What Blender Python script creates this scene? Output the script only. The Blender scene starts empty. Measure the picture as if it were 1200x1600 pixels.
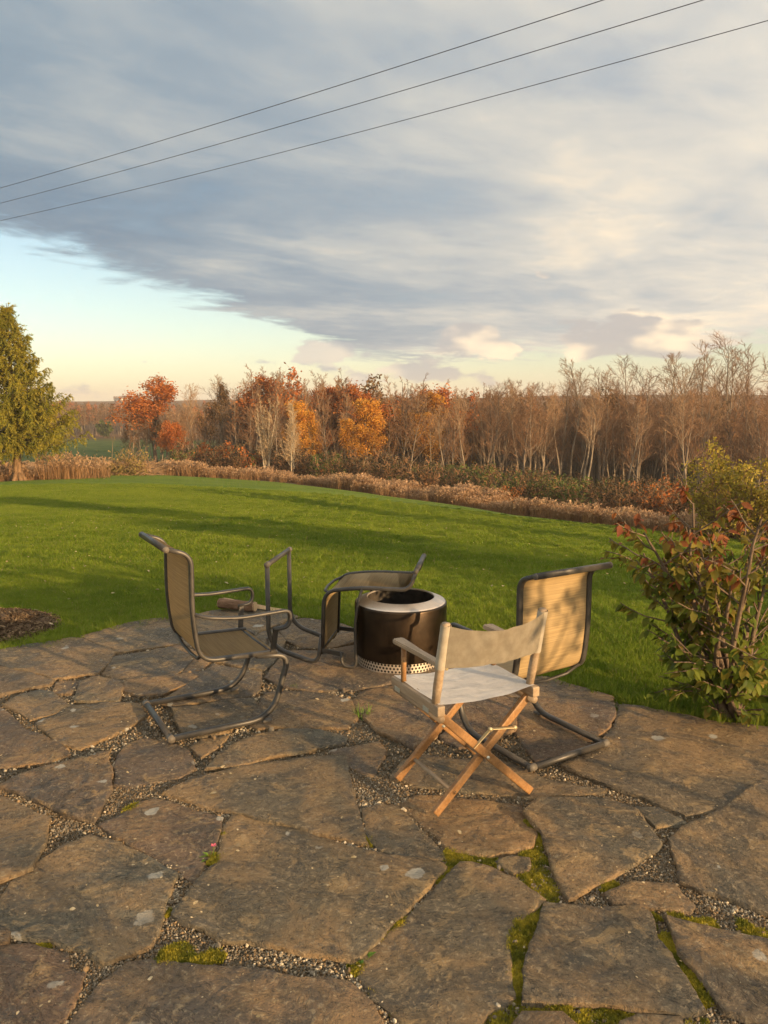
import bpy, bmesh, math, random
import numpy as np
from mathutils import Vector, Matrix, noise as mnoise
from mathutils.geometry import delaunay_2d_cdt

scene = bpy.context.scene
COL = scene.collection
R = math.radians
rng = random.Random(7)

# ------------------------------------------------------------------ camera
CAM_H, FPX, PITCH = 1.7, 1203.0, R(8.0)          # eye height, focal length in photo pixels, tilt down
cd = bpy.data.cameras.new('camera')
cd.sensor_fit = 'VERTICAL'; cd.sensor_height = 24.0; cd.lens = FPX / 1600 * 24.0
cd.clip_start = 0.05; cd.clip_end = 6000
cam = bpy.data.objects.new('camera', cd); COL.objects.link(cam)
cam.location = (0, 0, CAM_H); cam.rotation_euler = (R(90) - PITCH, 0, 0)
scene.camera = cam

def ray(px, py):
    c, s = math.cos(PITCH), math.sin(PITCH); a = (px - 600) / FPX; b = (800 - py) / FPX
    return Vector((a, c + b * s, -s + b * c))
def gnd(px, py, z=0.0):                          # where the line of sight meets a level at z
    r = ray(px, py); t = (z - CAM_H) / r.z
    return Vector((0, 0, CAM_H)) + r * t
def at_depth(px, py, Y):                         # where it meets a given distance
    r = ray(px, py)
    return Vector((0, 0, CAM_H)) + r * (Y / r.y)

# ------------------------------------------------------------------ light
SUN_EL, SUN_AZ = R(10.0), math.atan2(0.76, -0.65)     # azimuth clockwise from +Y
SUN_DIR = Vector((math.sin(SUN_AZ) * math.cos(SUN_EL), math.cos(SUN_AZ) * math.cos(SUN_EL), math.sin(SUN_EL)))
sl = bpy.data.lights.new('sun', 'SUN'); sl.energy = 5.0; sl.angle = R(0.6); sl.color = (1.0, 0.66, 0.33)
sun = bpy.data.objects.new('sun', sl); COL.objects.link(sun)
sun.rotation_euler = SUN_DIR.to_track_quat('Z', 'Y').to_euler()
sun.location = SUN_DIR * 60

scene.view_settings.view_transform = 'Standard'; scene.view_settings.look = 'None'
scene.view_settings.exposure = 0.8; scene.view_settings.gamma = 1.0; scene.view_settings.use_curve_mapping = False
scene.cycles.use_denoising = True
scene.cycles.use_adaptive_sampling = True; scene.cycles.adaptive_threshold = 0.02; scene.cycles.adaptive_min_samples = 10
scene.cycles.max_bounces = 6; scene.cycles.diffuse_bounces = 3; scene.cycles.glossy_bounces = 3
scene.cycles.transparent_max_bounces = 8; scene.cycles.transmission_bounces = 4; scene.cycles.volume_bounces = 0
scene.cycles.sample_clamp_indirect = 6.0

class G:
    """small node-graph helper"""
    def __init__(self, nt): self.nt = nt
    def put(self, sock, v):
        if isinstance(v, bpy.types.NodeSocket): self.nt.links.new(v, sock)
        elif v is not None:
            if hasattr(sock.default_value, '__len__') and not hasattr(v, '__len__'): v = (v, v, v, 1)[:len(sock.default_value)]
            elif hasattr(sock.default_value, '__len__') and len(v) == 3 and len(sock.default_value) == 4: v = (*v, 1)
            sock.default_value = v
    def n(self, t, ins=None, out=0, **props):
        nd = self.nt.nodes.new(t)
        for k, v in props.items(): setattr(nd, k, v)
        for k, v in (ins or {}).items(): self.put(nd.inputs[k], v)
        return nd.outputs[out] if out is not None else nd
    def m(self, op, a, b=None, c=None, clamp=False):
        return self.n('ShaderNodeMath', {i: v for i, v in enumerate((a, b, c)) if v is not None}, operation=op, use_clamp=clamp)
    def vm(self, op, a, b=None, out=0):
        return self.n('ShaderNodeVectorMath', {i: v for i, v in enumerate((a, b)) if v is not None}, out=out, operation=op)
    def add(self, a, b): return self.m('ADD', a, b)
    def sub(self, a, b): return self.m('SUBTRACT', a, b)
    def mul(self, a, b): return self.m('MULTIPLY', a, b)
    def smooth(self, x, lo, hi, a=0.0, b=1.0):
        return self.n('ShaderNodeMapRange', {'Value': x, 'From Min': lo, 'From Max': hi, 'To Min': a, 'To Max': b}, interpolation_type='SMOOTHSTEP')
    def lin(self, x, lo, hi, a=0.0, b=1.0):
        return self.n('ShaderNodeMapRange', {'Value': x, 'From Min': lo, 'From Max': hi, 'To Min': a, 'To Max': b})
    def noise(self, vec, scale, detail=4, rough=0.55, dist=0.0, out=0):
        return self.n('ShaderNodeTexNoise', {'Vector': vec, 'Scale': scale, 'Detail': detail, 'Roughness': rough, 'Distortion': dist}, out=out)
    def mix(self, f, a, b, blend='MIX'):
        nd = self.nt.nodes.new('ShaderNodeMix'); nd.data_type = 'RGBA'; nd.blend_type = blend
        self.put(nd.inputs[0], f); self.put(nd.inputs[6], a); self.put(nd.inputs[7], b)
        return nd.outputs[2]
    def ramp(self, f, stops):
        nd = self.nt.nodes.new('ShaderNodeValToRGB'); e = nd.color_ramp.elements
        while len(e) < len(stops): e.new(0.5)
        for el, (p, c) in zip(e, stops):
            el.position = p; el.color = (*c, 1) if len(c) == 3 else c
        self.put(nd.inputs[0], f); return nd.outputs[0]

# ------------------------------------------------------------------ sky
world = bpy.data.worlds.new('World'); scene.world = world; world.use_nodes = True
world.node_tree.nodes.clear(); g = G(world.node_tree)
D = g.n('ShaderNodeTexCoord', out=0)
sx = g.n('ShaderNodeSeparateXYZ', {0: D}, out=None)
X, Y, Z = sx.outputs
zc = g.add(g.m('MAXIMUM', Z, 0.0), 0.06)
U = g.m('DIVIDE', X, zc); V = g.m('DIVIDE', Y, zc)
# cloud-layer coordinates, turned so that the streaks run along the deck's edge
Pn = g.n('ShaderNodeCombineXYZ', {0: U, 1: V, 2: 3.7})
Prot = g.n('ShaderNodeVectorRotate', {'Vector': Pn, 'Angle': R(-38)}, rotation_type='Z_AXIS')
Pst = g.vm('MULTIPLY', Prot, (0.72, 1.0, 1.0))
big = g.noise(Pn, 0.55, 2, 0.5)
mid = g.noise(Pst, 1.35, 4, 0.55, 0.5)
fine = g.noise(Pst, 4.6, 4, 0.6, 0.5)
# sheet of cloud: clear to the left of an edge that runs off to the horizon
q = g.sub(U, g.add(-1.78, g.mul(g.sub(V, 3.4), 0.30)))
q = g.add(q, g.add(g.mul(g.sub(mid, 0.5), 1.3), g.mul(g.sub(fine, 0.5), 1.0)))
m1 = g.smooth(q, -0.16, 0.34)
vcut = g.sub(8.4, g.mul(g.m('MAXIMUM', g.sub(U, 0.6), 0.0), 0.75))
m2 = g.smooth(g.add(g.sub(V, vcut), g.mul(g.sub(fine, 0.5), 5.0)), -0.8, 1.2, 1.0, 0.0)
thin = g.smooth(g.add(g.mul(mid, 0.6), g.mul(big, 0.4)), 0.30, 0.46, 0.80, 1.0)
deck = g.mul(g.mul(m1, m2), thin)
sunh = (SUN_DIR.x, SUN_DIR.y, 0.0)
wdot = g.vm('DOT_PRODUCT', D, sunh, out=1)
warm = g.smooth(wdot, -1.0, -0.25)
tone = g.add(g.add(g.add(g.mul(mid, 0.58), g.mul(big, 0.55)), g.mul(fine, 0.20)), -0.06)
tone = g.add(tone, g.mul(g.sub(warm, 0.5), 0.16))
tone = g.sub(tone, g.mul(g.smooth(q, 0.0, 1.6, 1.0, 0.0), 0.07))
cool = g.ramp(tone, [(0.40, (0.150, 0.228, 0.310)), (0.56, (0.220, 0.298, 0.366)), (0.70, (0.35, 0.395, 0.42)), (0.86, (0.66, 0.58, 0.47))])
wrm = g.ramp(tone, [(0.40, (0.275, 0.330, 0.375)), (0.56, (0.39, 0.405, 0.41)), (0.70, (0.56, 0.525, 0.46)), (0.86, (0.86, 0.70, 0.50))])
deckcol = g.mix(warm, cool, wrm)
# heaped clouds low over the horizon
az = g.m('ARCTAN2', X, Y); el = g.m('ARCSINE', Z)
P2 = g.n('ShaderNodeCombineXYZ', {0: g.mul(az, 9.0), 1: g.mul(el, 21.0), 2: 1.3})
n2 = g.noise(P2, 1.6, 4, 0.55, 0.2)
n2b = g.noise(g.vm('ADD', P2, (7.3, 2.1, 0.0)), 1.1, 3, 0.5)
blob = None
for a0, e0, sa, se, k in ((R(18.0), R(4.5), R(6.0), R(2.2), 0.44), (R(6.8), R(4.0), R(4.4), R(2.0), 0.40), (R(-4.0), R(3.5), R(3.0), R(1.5), 0.42),
                         (R(-9.3), R(2.9), R(2.6), R(0.6), 0.30), (R(3.5), R(2.3), R(9.0), R(1.3), 0.36), (R(-17), R(2.9), R(0.7), R(0.5), 0.28), (R(-21), R(0.9), R(7.0), R(0.9), 0.20),
                         (R(11.2), R(9.0), R(1.2), R(0.7), 0.30), (R(36), R(4), R(6), R(2), 0.4), (R(60), R(3.5), R(9), R(1.8), 0.36)):
    da = g.m('DIVIDE', g.sub(az, a0), sa); de = g.m('DIVIDE', g.sub(el, e0), se)
    b = g.mul(g.m('EXPONENT', g.mul(g.add(g.mul(da, da), g.mul(de, de)), -1.0)), k)
    blob = b if blob is None else g.m('MAXIMUM', blob, b)
cm = g.smooth(g.add(g.mul(n2, 0.9), blob), 0.66, 0.76)
lit = g.smooth(n2b, 0.47, 0.66)
cumcool = g.mix(lit, (0.34, 0.38, 0.42), (0.60, 0.56, 0.50))
cumwarm = g.mix(lit, (0.42, 0.405, 0.40), (1.0, 0.80, 0.56))
cumcol = g.mix(g.smooth(az, R(-8), R(10)), cumcool, cumwarm)
skyn = g.n('ShaderNodeTexSky', sky_type='NISHITA', sun_disc=False, sun_elevation=SUN_EL, sun_rotation=SUN_AZ, altitude=300.0, air_density=1.0, dust_density=0.7, ozone_density=1.0)
bg_sky = g.n('ShaderNodeBackground', {'Color': skyn, 'Strength': 0.108})
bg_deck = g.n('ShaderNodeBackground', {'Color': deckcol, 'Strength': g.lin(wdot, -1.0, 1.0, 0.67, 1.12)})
bg_cum = g.n('ShaderNodeBackground', {'Color': cumcol, 'Strength': 0.74})
veil = g.mul(g.m('EXPONENT', g.mul(g.m('MAXIMUM', Z, 0.0), -17.0)), 0.55)
bg_veil = g.n('ShaderNodeBackground', {'Color': (0.86, 0.84, 0.72, 1), 'Strength': 0.62})
s0 = g.n('ShaderNodeMixShader', {0: veil, 1: bg_sky, 2: bg_veil})
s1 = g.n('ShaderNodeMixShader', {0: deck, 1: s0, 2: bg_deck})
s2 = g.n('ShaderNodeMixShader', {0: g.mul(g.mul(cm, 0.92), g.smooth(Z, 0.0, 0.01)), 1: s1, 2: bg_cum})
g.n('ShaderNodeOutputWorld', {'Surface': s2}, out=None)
world.cycles.sampling_method = 'MANUAL'; world.cycles.sample_map_resolution = 512

# ------------------------------------------------------------------ object helpers
def link(o, parent=None):
    COL.objects.link(o)
    if parent is not None: o.parent = parent
    return o
def tag(o, label=None, cat=None, group=None, kind=None):
    if label: o['label'] = label
    if cat: o['category'] = cat
    if group: o['group'] = group
    if kind: o['kind'] = kind
    return o
def mesh_from(name, verts, faces, mats=(), smooth=False, midx=None):
    me = bpy.data.meshes.new(name)
    if isinstance(verts, np.ndarray): verts = verts.reshape(-1, 3)
    me.from_pydata(verts, [], faces); 
    for m in mats: me.materials.append(m)
    if midx is not None: me.polygons.foreach_set('material_index', np.asarray(midx, np.int32))
    if smooth: me.polygons.foreach_set('use_smooth', np.ones(len(me.polygons), bool))
    me.update(); return me
def obj(name, me, parent=None, loc=(0, 0, 0), rot=(0, 0, 0), scale=(1, 1, 1)):
    o = bpy.data.objects.new(name, me); o.location = loc; o.rotation_euler = rot; o.scale = scale
    return link(o, parent)
def empty(name, loc, rz=0.0):
    o = bpy.data.objects.new(name, None); o.empty_display_size = 0.1; o.location = loc; o.rotation_euler = (0, 0, rz)
    return link(o)
def copy_tree(src, loc, rz=0.0, sc=1.0):
    c = src.copy(); COL.objects.link(c); c.location = loc; c.rotation_euler = (0, 0, rz); c.scale = (sc, sc, sc)
    for ch in src.children:
        k = ch.copy(); COL.objects.link(k); k.parent = c
        for gc in ch.children:
            d = gc.copy(); COL.objects.link(d); d.parent = k
    return c

class MB:
    """collects shapes into one mesh"""
    def __init__(self): self.v = []; self.f = []; self.mi = []
    def addf(self, vs, fs, mi=0):
        b = len(self.v); self.v.extend([tuple(x) for x in vs]); self.f.extend([tuple(i + b for i in f) for f in fs]); self.mi.extend([mi] * len(fs))
    def tube(self, pts, rad, sides=8, caps=True, mi=0, flat=None):
        """round tube along pts; rad a number or a list; flat=(a,b) oval section with axis hint"""
        pts = [Vector(p) for p in pts]; n = len(pts)
        rr = rad if hasattr(rad, '__len__') else [rad] * n
        vs, fs = [], []
        t0 = (pts[1] - pts[0]).normalized()
        up = Vector((0, 0, 1)) if abs(t0.z) < 0.9 else Vector((0, 1, 0))
        if flat is not None: up = Vector(flat[2])
        nx = t0.cross(up).normalized()
        for i, p in enumerate(pts):
            t = (pts[min(i + 1, n - 1)] - pts[max(i - 1, 0)]).normalized()
            nx = (nx - t * nx.dot(t)).normalized(); ny = t.cross(nx)
            for k in range(sides):
                a = 2 * math.pi * k / sides
                ca, sa = math.cos(a), math.sin(a)
                if flat is not None:                    # rounded rectangle-ish section
                    e = 0.55
                    ca = math.copysign(abs(ca) ** e, ca) * flat[0]; sa = math.copysign(abs(sa) ** e, sa) * flat[1]
                    vs.append(p + nx * ca + ny * sa)
                else: vs.append(p + (nx * ca + ny * sa) * rr[i])
        for i in range(n - 1):
            for k in range(sides):
                a = i * sides + k; b = i * sides + (k + 1) % sides
                fs.append((a, b, b + sides, a + sides))
        if caps: fs.append(tuple(range(sides - 1, -1, -1))); fs.append(tuple((n - 1) * sides + k for k in range(sides)))
        self.addf(vs, fs, mi); return self
    def box(self, c, s, mtx=None, mi=0, bev=0.0):
        hx, hy, hz = s[0] / 2, s[1] / 2, s[2] / 2
        if bev <= 0:
            vs = [Vector((x * hx, y * hy, z * hz)) for z in (-1, 1) for y in (-1, 1) for x in (-1, 1)]
            fs = [(0, 2, 3, 1), (4, 5, 7, 6), (0, 1, 5, 4), (2, 6, 7, 3), (0, 4, 6, 2), (1, 3, 7, 5)]
        else:
            bm = bmesh.new(); bmesh.ops.create_cube(bm, size=1); bmesh.ops.scale(bm, vec=s, verts=bm.verts)
            bmesh.ops.bevel(bm, geom=bm.edges[:], offset=bev, segments=2, affect='EDGES', profile=0.6)
            bm.verts.index_update(); vs = [v.co.copy() for v in bm.verts]; fs = [[v.index for v in f.verts] for f in bm.faces]; bm.free()
        M = mtx if mtx is not None else Matrix()
        self.addf([M @ v + Vector(c) for v in vs], fs, mi); return self
    def beam(self, a, b, w, h, up=(0, 0, 1), bev=0.003, mi=0):
        """rectangular bar from a to b, w across, h along up"""
        a, b = Vector(a), Vector(b); x = (b - a); L = x.length; x.normalize(); y = Vector(up).cross(x).normalized(); z = x.cross(y)
        M = Matrix((x, y, z)).transposed()
        return self.box((a + b) / 2, (L, w, h), M, mi, bev)
    def lathe(self, prof, seg=48, c=(0, 0, 0), mi=0):
        vs, fs = [], []
        for r_, z in prof:
            for k in range(seg):
                a = 2 * math.pi * k / seg; vs.append((c[0] + r_ * math.cos(a), c[1] + r_ * math.sin(a), c[2] + z))
        for i in range(len(prof) - 1):
            for k in range(seg):
                a = i * seg + k; b = i * seg + (k + 1) % seg; fs.append((a, b, b + seg, a + seg))
        self.addf(vs, fs, mi); return self
    def mesh(self, name, mats, smooth=False): return mesh_from(name, self.v, self.f, mats, smooth, self.mi)
    def build(self, name, mat, parent=None, smooth=False, **k):
        mats = mat if isinstance(mat, (list, tuple)) else [mat]
        return obj(name, self.mesh(name, mats, smooth), parent, **k)

def bez(pts, n=8):
    """polyline with its corners rounded: pts = [(p, radius), ...]"""
    out = [Vector(pts[0][0])]
    for i in range(1, len(pts) - 1):
        p = Vector(pts[i][0]); r_ = pts[i][1]
        a = Vector(pts[i - 1][0]) - p; b = Vector(pts[i + 1][0]) - p
        d = min(r_, a.length * 0.49, b.length * 0.49); A = p + a.normalized() * d; B = p + b.normalized() * d
        for k in range(n + 1):
            t = k / n; out.append(A * (1 - t) ** 2 + p * 2 * t * (1 - t) + B * t * t)
    out.append(Vector(pts[-1][0])); return out

def material(name, rough=0.8, spec=0.3):
    m = bpy.data.materials.new(name); m.use_nodes = True; nt = m.node_tree; nt.nodes.clear(); gg = G(nt)
    b = gg.n('ShaderNodeBsdfPrincipled', out=None); b.inputs['Roughness'].default_value = rough
    b.inputs['Specular IOR Level'].default_value = spec
    o = gg.n('ShaderNodeOutputMaterial', out=None); nt.links.new(b.outputs[0], o.inputs[0])
    return m, gg, b
def bump(gg, b, h, strength=0.4, dist=0.01):
    gg.put(b.inputs['Normal'], gg.n('ShaderNodeBump', {'Height': h, 'Strength': strength, 'Distance': dist}))
def pos(gg): return gg.n('ShaderNodeNewGeometry', out=0)
def objc(gg): return gg.n('ShaderNodeTexCoord', out=3)
def orand(gg): return gg.n('ShaderNodeObjectInfo', out=5)
def simple(name, c1, c2, scale=20, rough=0.7, spec=0.3, bmp=0.0, metal=0.0, var=0.0, world_space=False):
    m, gg, b = material(name, rough, spec)
    P = pos(gg) if world_space else objc(gg)
    n = gg.noise(P, scale, 5, 0.6)
    c = gg.mix(gg.smooth(n, 0.3, 0.7), c1, c2)
    if var:
        c = gg.mix(1.0, c, gg.n('ShaderNodeCombineColor', {0: gg.lin(orand(gg), 0, 1, 1 - var, 1 + var), 1: gg.lin(orand(gg), 0, 1, 1 - var, 1 + var), 2: gg.lin(orand(gg), 0, 1, 1 - var, 1 + var)}), 'MULTIPLY')
    gg.put(b.inputs['Base Color'], c); b.inputs['Metallic'].default_value = metal
    if bmp: bump(gg, b, n, bmp, 0.01)
    return m
def leafmat(name, c1, c2, trans=0.35, var=0.25, scale=6.0, rough=0.6, world=True, c3=None):
    """thin leaves: diffuse with some light let through"""
    m = bpy.data.materials.new(name); m.use_nodes = True; nt = m.node_tree; nt.nodes.clear(); gg = G(nt)
    n = gg.noise(pos(gg) if world else objc(gg), scale, 3, 0.6)
    c = gg.mix(gg.smooth(n, 0.32, 0.68), c1, c2)
    rnd = gg.n('ShaderNodeNewGeometry', out=8)
    if c3 is not None: c = gg.mix(gg.smooth(rnd, 0.7, 0.9), c, c3)
    c = gg.mix(1.0, c, gg.n('ShaderNodeCombineColor', {0: gg.lin(rnd, 0, 1, 1 - var, 1 + var), 1: gg.lin(rnd, 0, 1, 1 - var * .9, 1 + var * .9), 2: gg.lin(rnd, 0, 1, 1 - var, 1 + var)}), 'MULTIPLY')
    b = gg.n('ShaderNodeBsdfPrincipled', {'Base Color': c, 'Roughness': rough, 'Specular IOR Level': 0.25})
    t = gg.n('ShaderNodeBsdfTranslucent', {'Color': c})
    gg.n('ShaderNodeOutputMaterial', {0: gg.n('ShaderNodeMixShader', {0: trans, 1: b, 2: t})}, out=None)
    return m

def scatter(name, pts, rots, scales, idx, meshes, kind='stuff', label=None, cat=None, parent=None):
    """many small alike things nobody could count: points that carry copies of a few meshes"""
    src = bpy.data.collections.new(name + '_source')
    for i, me in enumerate(meshes):
        o = bpy.data.objects.new('%s_piece' % name, me); src.objects.link(o)
    me = bpy.data.meshes.new(name)
    me.vertices.add(len(pts)); me.vertices.foreach_set('co', np.asarray(pts, np.float32).ravel())
    for nm, tp, dat, key in (('rot', 'FLOAT_VECTOR', rots, 'vector'), ('sca', 'FLOAT_VECTOR', scales, 'vector')):
        a = me.attributes.new(nm, tp, 'POINT'); a.data.foreach_set(key, np.asarray(dat, np.float32).ravel())
    a = me.attributes.new('idx', 'INT', 'POINT'); a.data.foreach_set('value', np.asarray(idx, np.int32))
    o = obj(name, me, parent); tag(o, label, cat, None, kind)
    nt = bpy.data.node_groups.new(name + '_nodes', 'GeometryNodeTree')
    nt.interface.new_socket('Geometry', in_out='INPUT', socket_type='NodeSocketGeometry'); nt.interface.new_socket('Geometry', in_out='OUTPUT', socket_type='NodeSocketGeometry')
    gi = nt.nodes.new('NodeGroupInput'); go = nt.nodes.new('NodeGroupOutput')
    ci = nt.nodes.new('GeometryNodeCollectionInfo'); ci.inputs['Collection'].default_value = src; ci.inputs['Separate Children'].default_value = True; ci.inputs['Reset Children'].default_value = True
    ip = nt.nodes.new('GeometryNodeInstanceOnPoints'); ip.inputs['Pick Instance'].default_value = True
    nt.links.new(gi.outputs[0], ip.inputs['Points']); nt.links.new(ci.outputs[0], ip.inputs['Instance'])
    for nm, tp, sock in (('rot', 'FLOAT_VECTOR', 'Rotation'), ('sca', 'FLOAT_VECTOR', 'Scale'), ('idx', 'INT', 'Instance Index')):
        na = nt.nodes.new('GeometryNodeInputNamedAttribute'); na.data_type = tp; na.inputs['Name'].default_value = nm
        out = [s for s in na.outputs if s.enabled][0]
        nt.links.new(out, ip.inputs[sock])
    nt.links.new(ip.outputs[0], go.inputs[0])
    md = o.modifiers.new('scatter', 'NODES'); md.node_group = nt
    return o

def in_poly(x, y, poly):
    """numpy point-in-polygon"""
    x = np.asarray(x); y = np.asarray(y); ins = np.zeros(x.shape, bool); n = len(poly)
    for i in range(n):
        x1, y1 = poly[i][0], poly[i][1]; x2, y2 = poly[(i + 1) % n][0], poly[(i + 1) % n][1]
        c = ((y1 > y) != (y2 > y)) & (x < (x2 - x1) * (y - y1) / ((y2 - y1) or 1e-12) + x1)
        ins ^= c
    return ins
def fbm(x, y, s, seed=0.0, oct=4):
    """value noise on numpy arrays, about -1..1"""
    x = np.asarray(x, float) * s + seed * 17.13; y = np.asarray(y, float) * s - seed * 9.71
    tot = np.zeros(x.shape); amp = 1.0; nrm = 0
    def h(i, j):
        v = np.sin(i * 127.1 + j * 311.7 + seed * 3.3) * 43758.5453
        return (v - np.floor(v)) * 2 - 1
    for o_ in range(oct):
        i = np.floor(x); j = np.floor(y); fx = x - i; fy = y - j; fx = fx * fx * (3 - 2 * fx); fy = fy * fy * (3 - 2 * fy)
        tot += amp * ((h(i, j) * (1 - fx) + h(i + 1, j) * fx) * (1 - fy) + (h(i, j + 1) * (1 - fx) + h(i + 1, j + 1) * fx) * fy)
        nrm += amp; amp *= 0.5; x = x * 2.03 + 11.3; y = y * 2.03 + 5.7
    return tot / nrm * 1.6

# ------------------------------------------------------------------ terrain
EDGE = [(-60, 757, 39), (28, 751, 40), (130, 745, 46), (240, 742, 54), (440, 755, 52), (600, 775, 46), (800, 803, 40), (1040, 835, 33), (1200, 858, 28), (1500, 905, 20)]
_e = [at_depth(*p) for p in EDGE]
_eaz = np.array([-2.6, -1.6, -1.0] + [math.atan2(p.x, p.y) for p in _e] + [1.1, 1.7, 2.6])
_ed = np.array([30, 30, 34] + [math.hypot(p.x, p.y) for p in _e] + [18, 18, 24])
_ez = np.array([0.0, -0.4, -0.9] + [p.z for p in _e] + [-1.0, -0.3, 0.0])
_vaz = np.array([-2.6, -1.2, R(-27), R(-15), R(0), R(25), 1.2, 2.6]); _vz = np.array([-1.0, -5, -7.0, -8.0, -9.5, -12.0, -8, -1.0])
_hz = np.array([8.0, 8.0, 9.5, 11.5, 17.0, 20.5, 18, 8.0])          # height of the far rise above the valley floor
def edge_d(az): return np.interp(az, _eaz, _ed)
def tz(x, y):
    x = np.asarray(x, float); y = np.asarray(y, float); az = np.arctan2(x, y); d = np.hypot(x, y)
    de = edge_d(az); ze = np.interp(az, _eaz, _ez); zv = np.interp(az, _vaz, _vz); hz = np.interp(az, _vaz, _hz)
    t = np.clip((d - 6.2) / (de - 6.2), 0, 1)
    z = -0.045 + (ze + 0.045) * (t * 0.88 + 0.12 * t * t)
    b = np.clip(d - de, 0, None)
    z = z + (zv - ze) * (1 - np.exp(-b / 55.0))
    h = np.clip((d - 210) / 480, 0, 1); z = z + hz * h * h * (3 - 2 * h) * (1 + 0.10 * fbm(np.degrees(az) * 0.1, d * 0.004, 1.0, 2.0, 2))
    z = z + np.clip((d - 7) / 30, 0, 1) * 0.10 * fbm(x, y, 0.11, 4.0, 2)
    return z
def tz1(x, y): return float(tz(np.array([x]), np.array([y]))[0])

azs = np.unique(np.round(np.concatenate([np.arange(-180, -42, 4.0), np.arange(-42, 42, 0.4), np.arange(42, 180, 4.0)]), 3))
ds = np.concatenate([[0.0], np.geomspace(0.8, 12, 34), np.arange(12.5, 75, 0.75), np.geomspace(76, 3000, 74)])
A_, D_ = np.meshgrid(np.radians(azs), ds, indexing='ij')
gx = np.sin(A_) * D_; gy = np.cos(A_) * D_; gz = tz(gx, gy)
na, nd = A_.shape
fs = []
for i in range(na):
    k = (i + 1) % na
    for j in range(nd - 1): fs.append((i * nd + j, i * nd + j + 1, k * nd + j + 1, k * nd + j))
me = mesh_from('ground', np.stack([gx, gy, gz], -1).reshape(-1, 3), fs, smooth=True)
azd = np.degrees(A_); b_ = D_ - edge_d(A_)
beyond = np.clip(b_ / 1.2 * 0.5 + 0.5, 0, 1)
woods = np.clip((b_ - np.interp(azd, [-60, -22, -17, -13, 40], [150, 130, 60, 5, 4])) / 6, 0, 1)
field = np.clip((D_ - 98) / 8, 0, 1) * np.clip((215 - D_) / 10, 0, 1) * np.clip((-11.5 - azd) / 1.5, 0, 1)
far = np.clip((D_ - 215) / 12, 0, 1)
for nm, dat in (('beyond', beyond), ('woods', woods), ('field', field), ('far', far)):
    a = me.attributes.new(nm, 'FLOAT', 'POINT'); a.data.foreach_set('value', dat.astype(np.float32).ravel())
gm, gg, bs = material('ground_cover', 0.95, 0.1)
P = pos(gg)
att = lambda n: gg.n('ShaderNodeAttribute', out=2, attribute_name=n)
n1 = gg.noise(P, 0.35, 3, 0.6); n2_ = gg.noise(P, 2.6, 4, 0.6); n3_ = gg.noise(P, 28.0, 4, 0.65)
lawnc = gg.mix(gg.smooth(gg.add(gg.mul(n1, 0.6), gg.mul(n2_, 0.4)), 0.36, 0.64), (0.088, 0.150, 0.015), (0.145, 0.205, 0.023))
lawnc = gg.mix(gg.smooth(n3_, 0.35, 0.75), lawnc, gg.mix(0.5, lawnc, (0.20, 0.23, 0.04)))
lawnc = gg.mix(gg.smooth(n3_, 0.30, 0.5, 0.5, 0.0), lawnc, (0.07, 0.115, 0.014))
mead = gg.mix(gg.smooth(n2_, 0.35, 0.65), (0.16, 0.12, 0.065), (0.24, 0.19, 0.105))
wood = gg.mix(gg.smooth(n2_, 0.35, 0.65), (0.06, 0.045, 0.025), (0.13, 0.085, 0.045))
fld = gg.mix(gg.smooth(n1, 0.35, 0.65), (0.05, 0.085, 0.02), (0.085, 0.12, 0.03))
farc = gg.mix(gg.smooth(gg.noise(P, 0.03, 5, 0.7), 0.38, 0.62), (0.10, 0.055, 0.028), (0.19, 0.105, 0.05))
c = gg.mix(gg.smooth(gg.add(att('beyond'), gg.mul(gg.sub(n2_, 0.5), 0.5)), 0.45, 0.55), lawnc, mead)
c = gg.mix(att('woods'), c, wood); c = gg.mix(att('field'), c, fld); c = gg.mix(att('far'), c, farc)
gg.put(bs.inputs['Base Color'], c); bump(gg, bs, gg.add(n3_, n2_), 0.9, 0.03)
me.materials.append(gm)
ground = tag(obj('ground', me), 'sloping mown lawn running down to meadow and far hills', None, None, 'structure')

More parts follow.
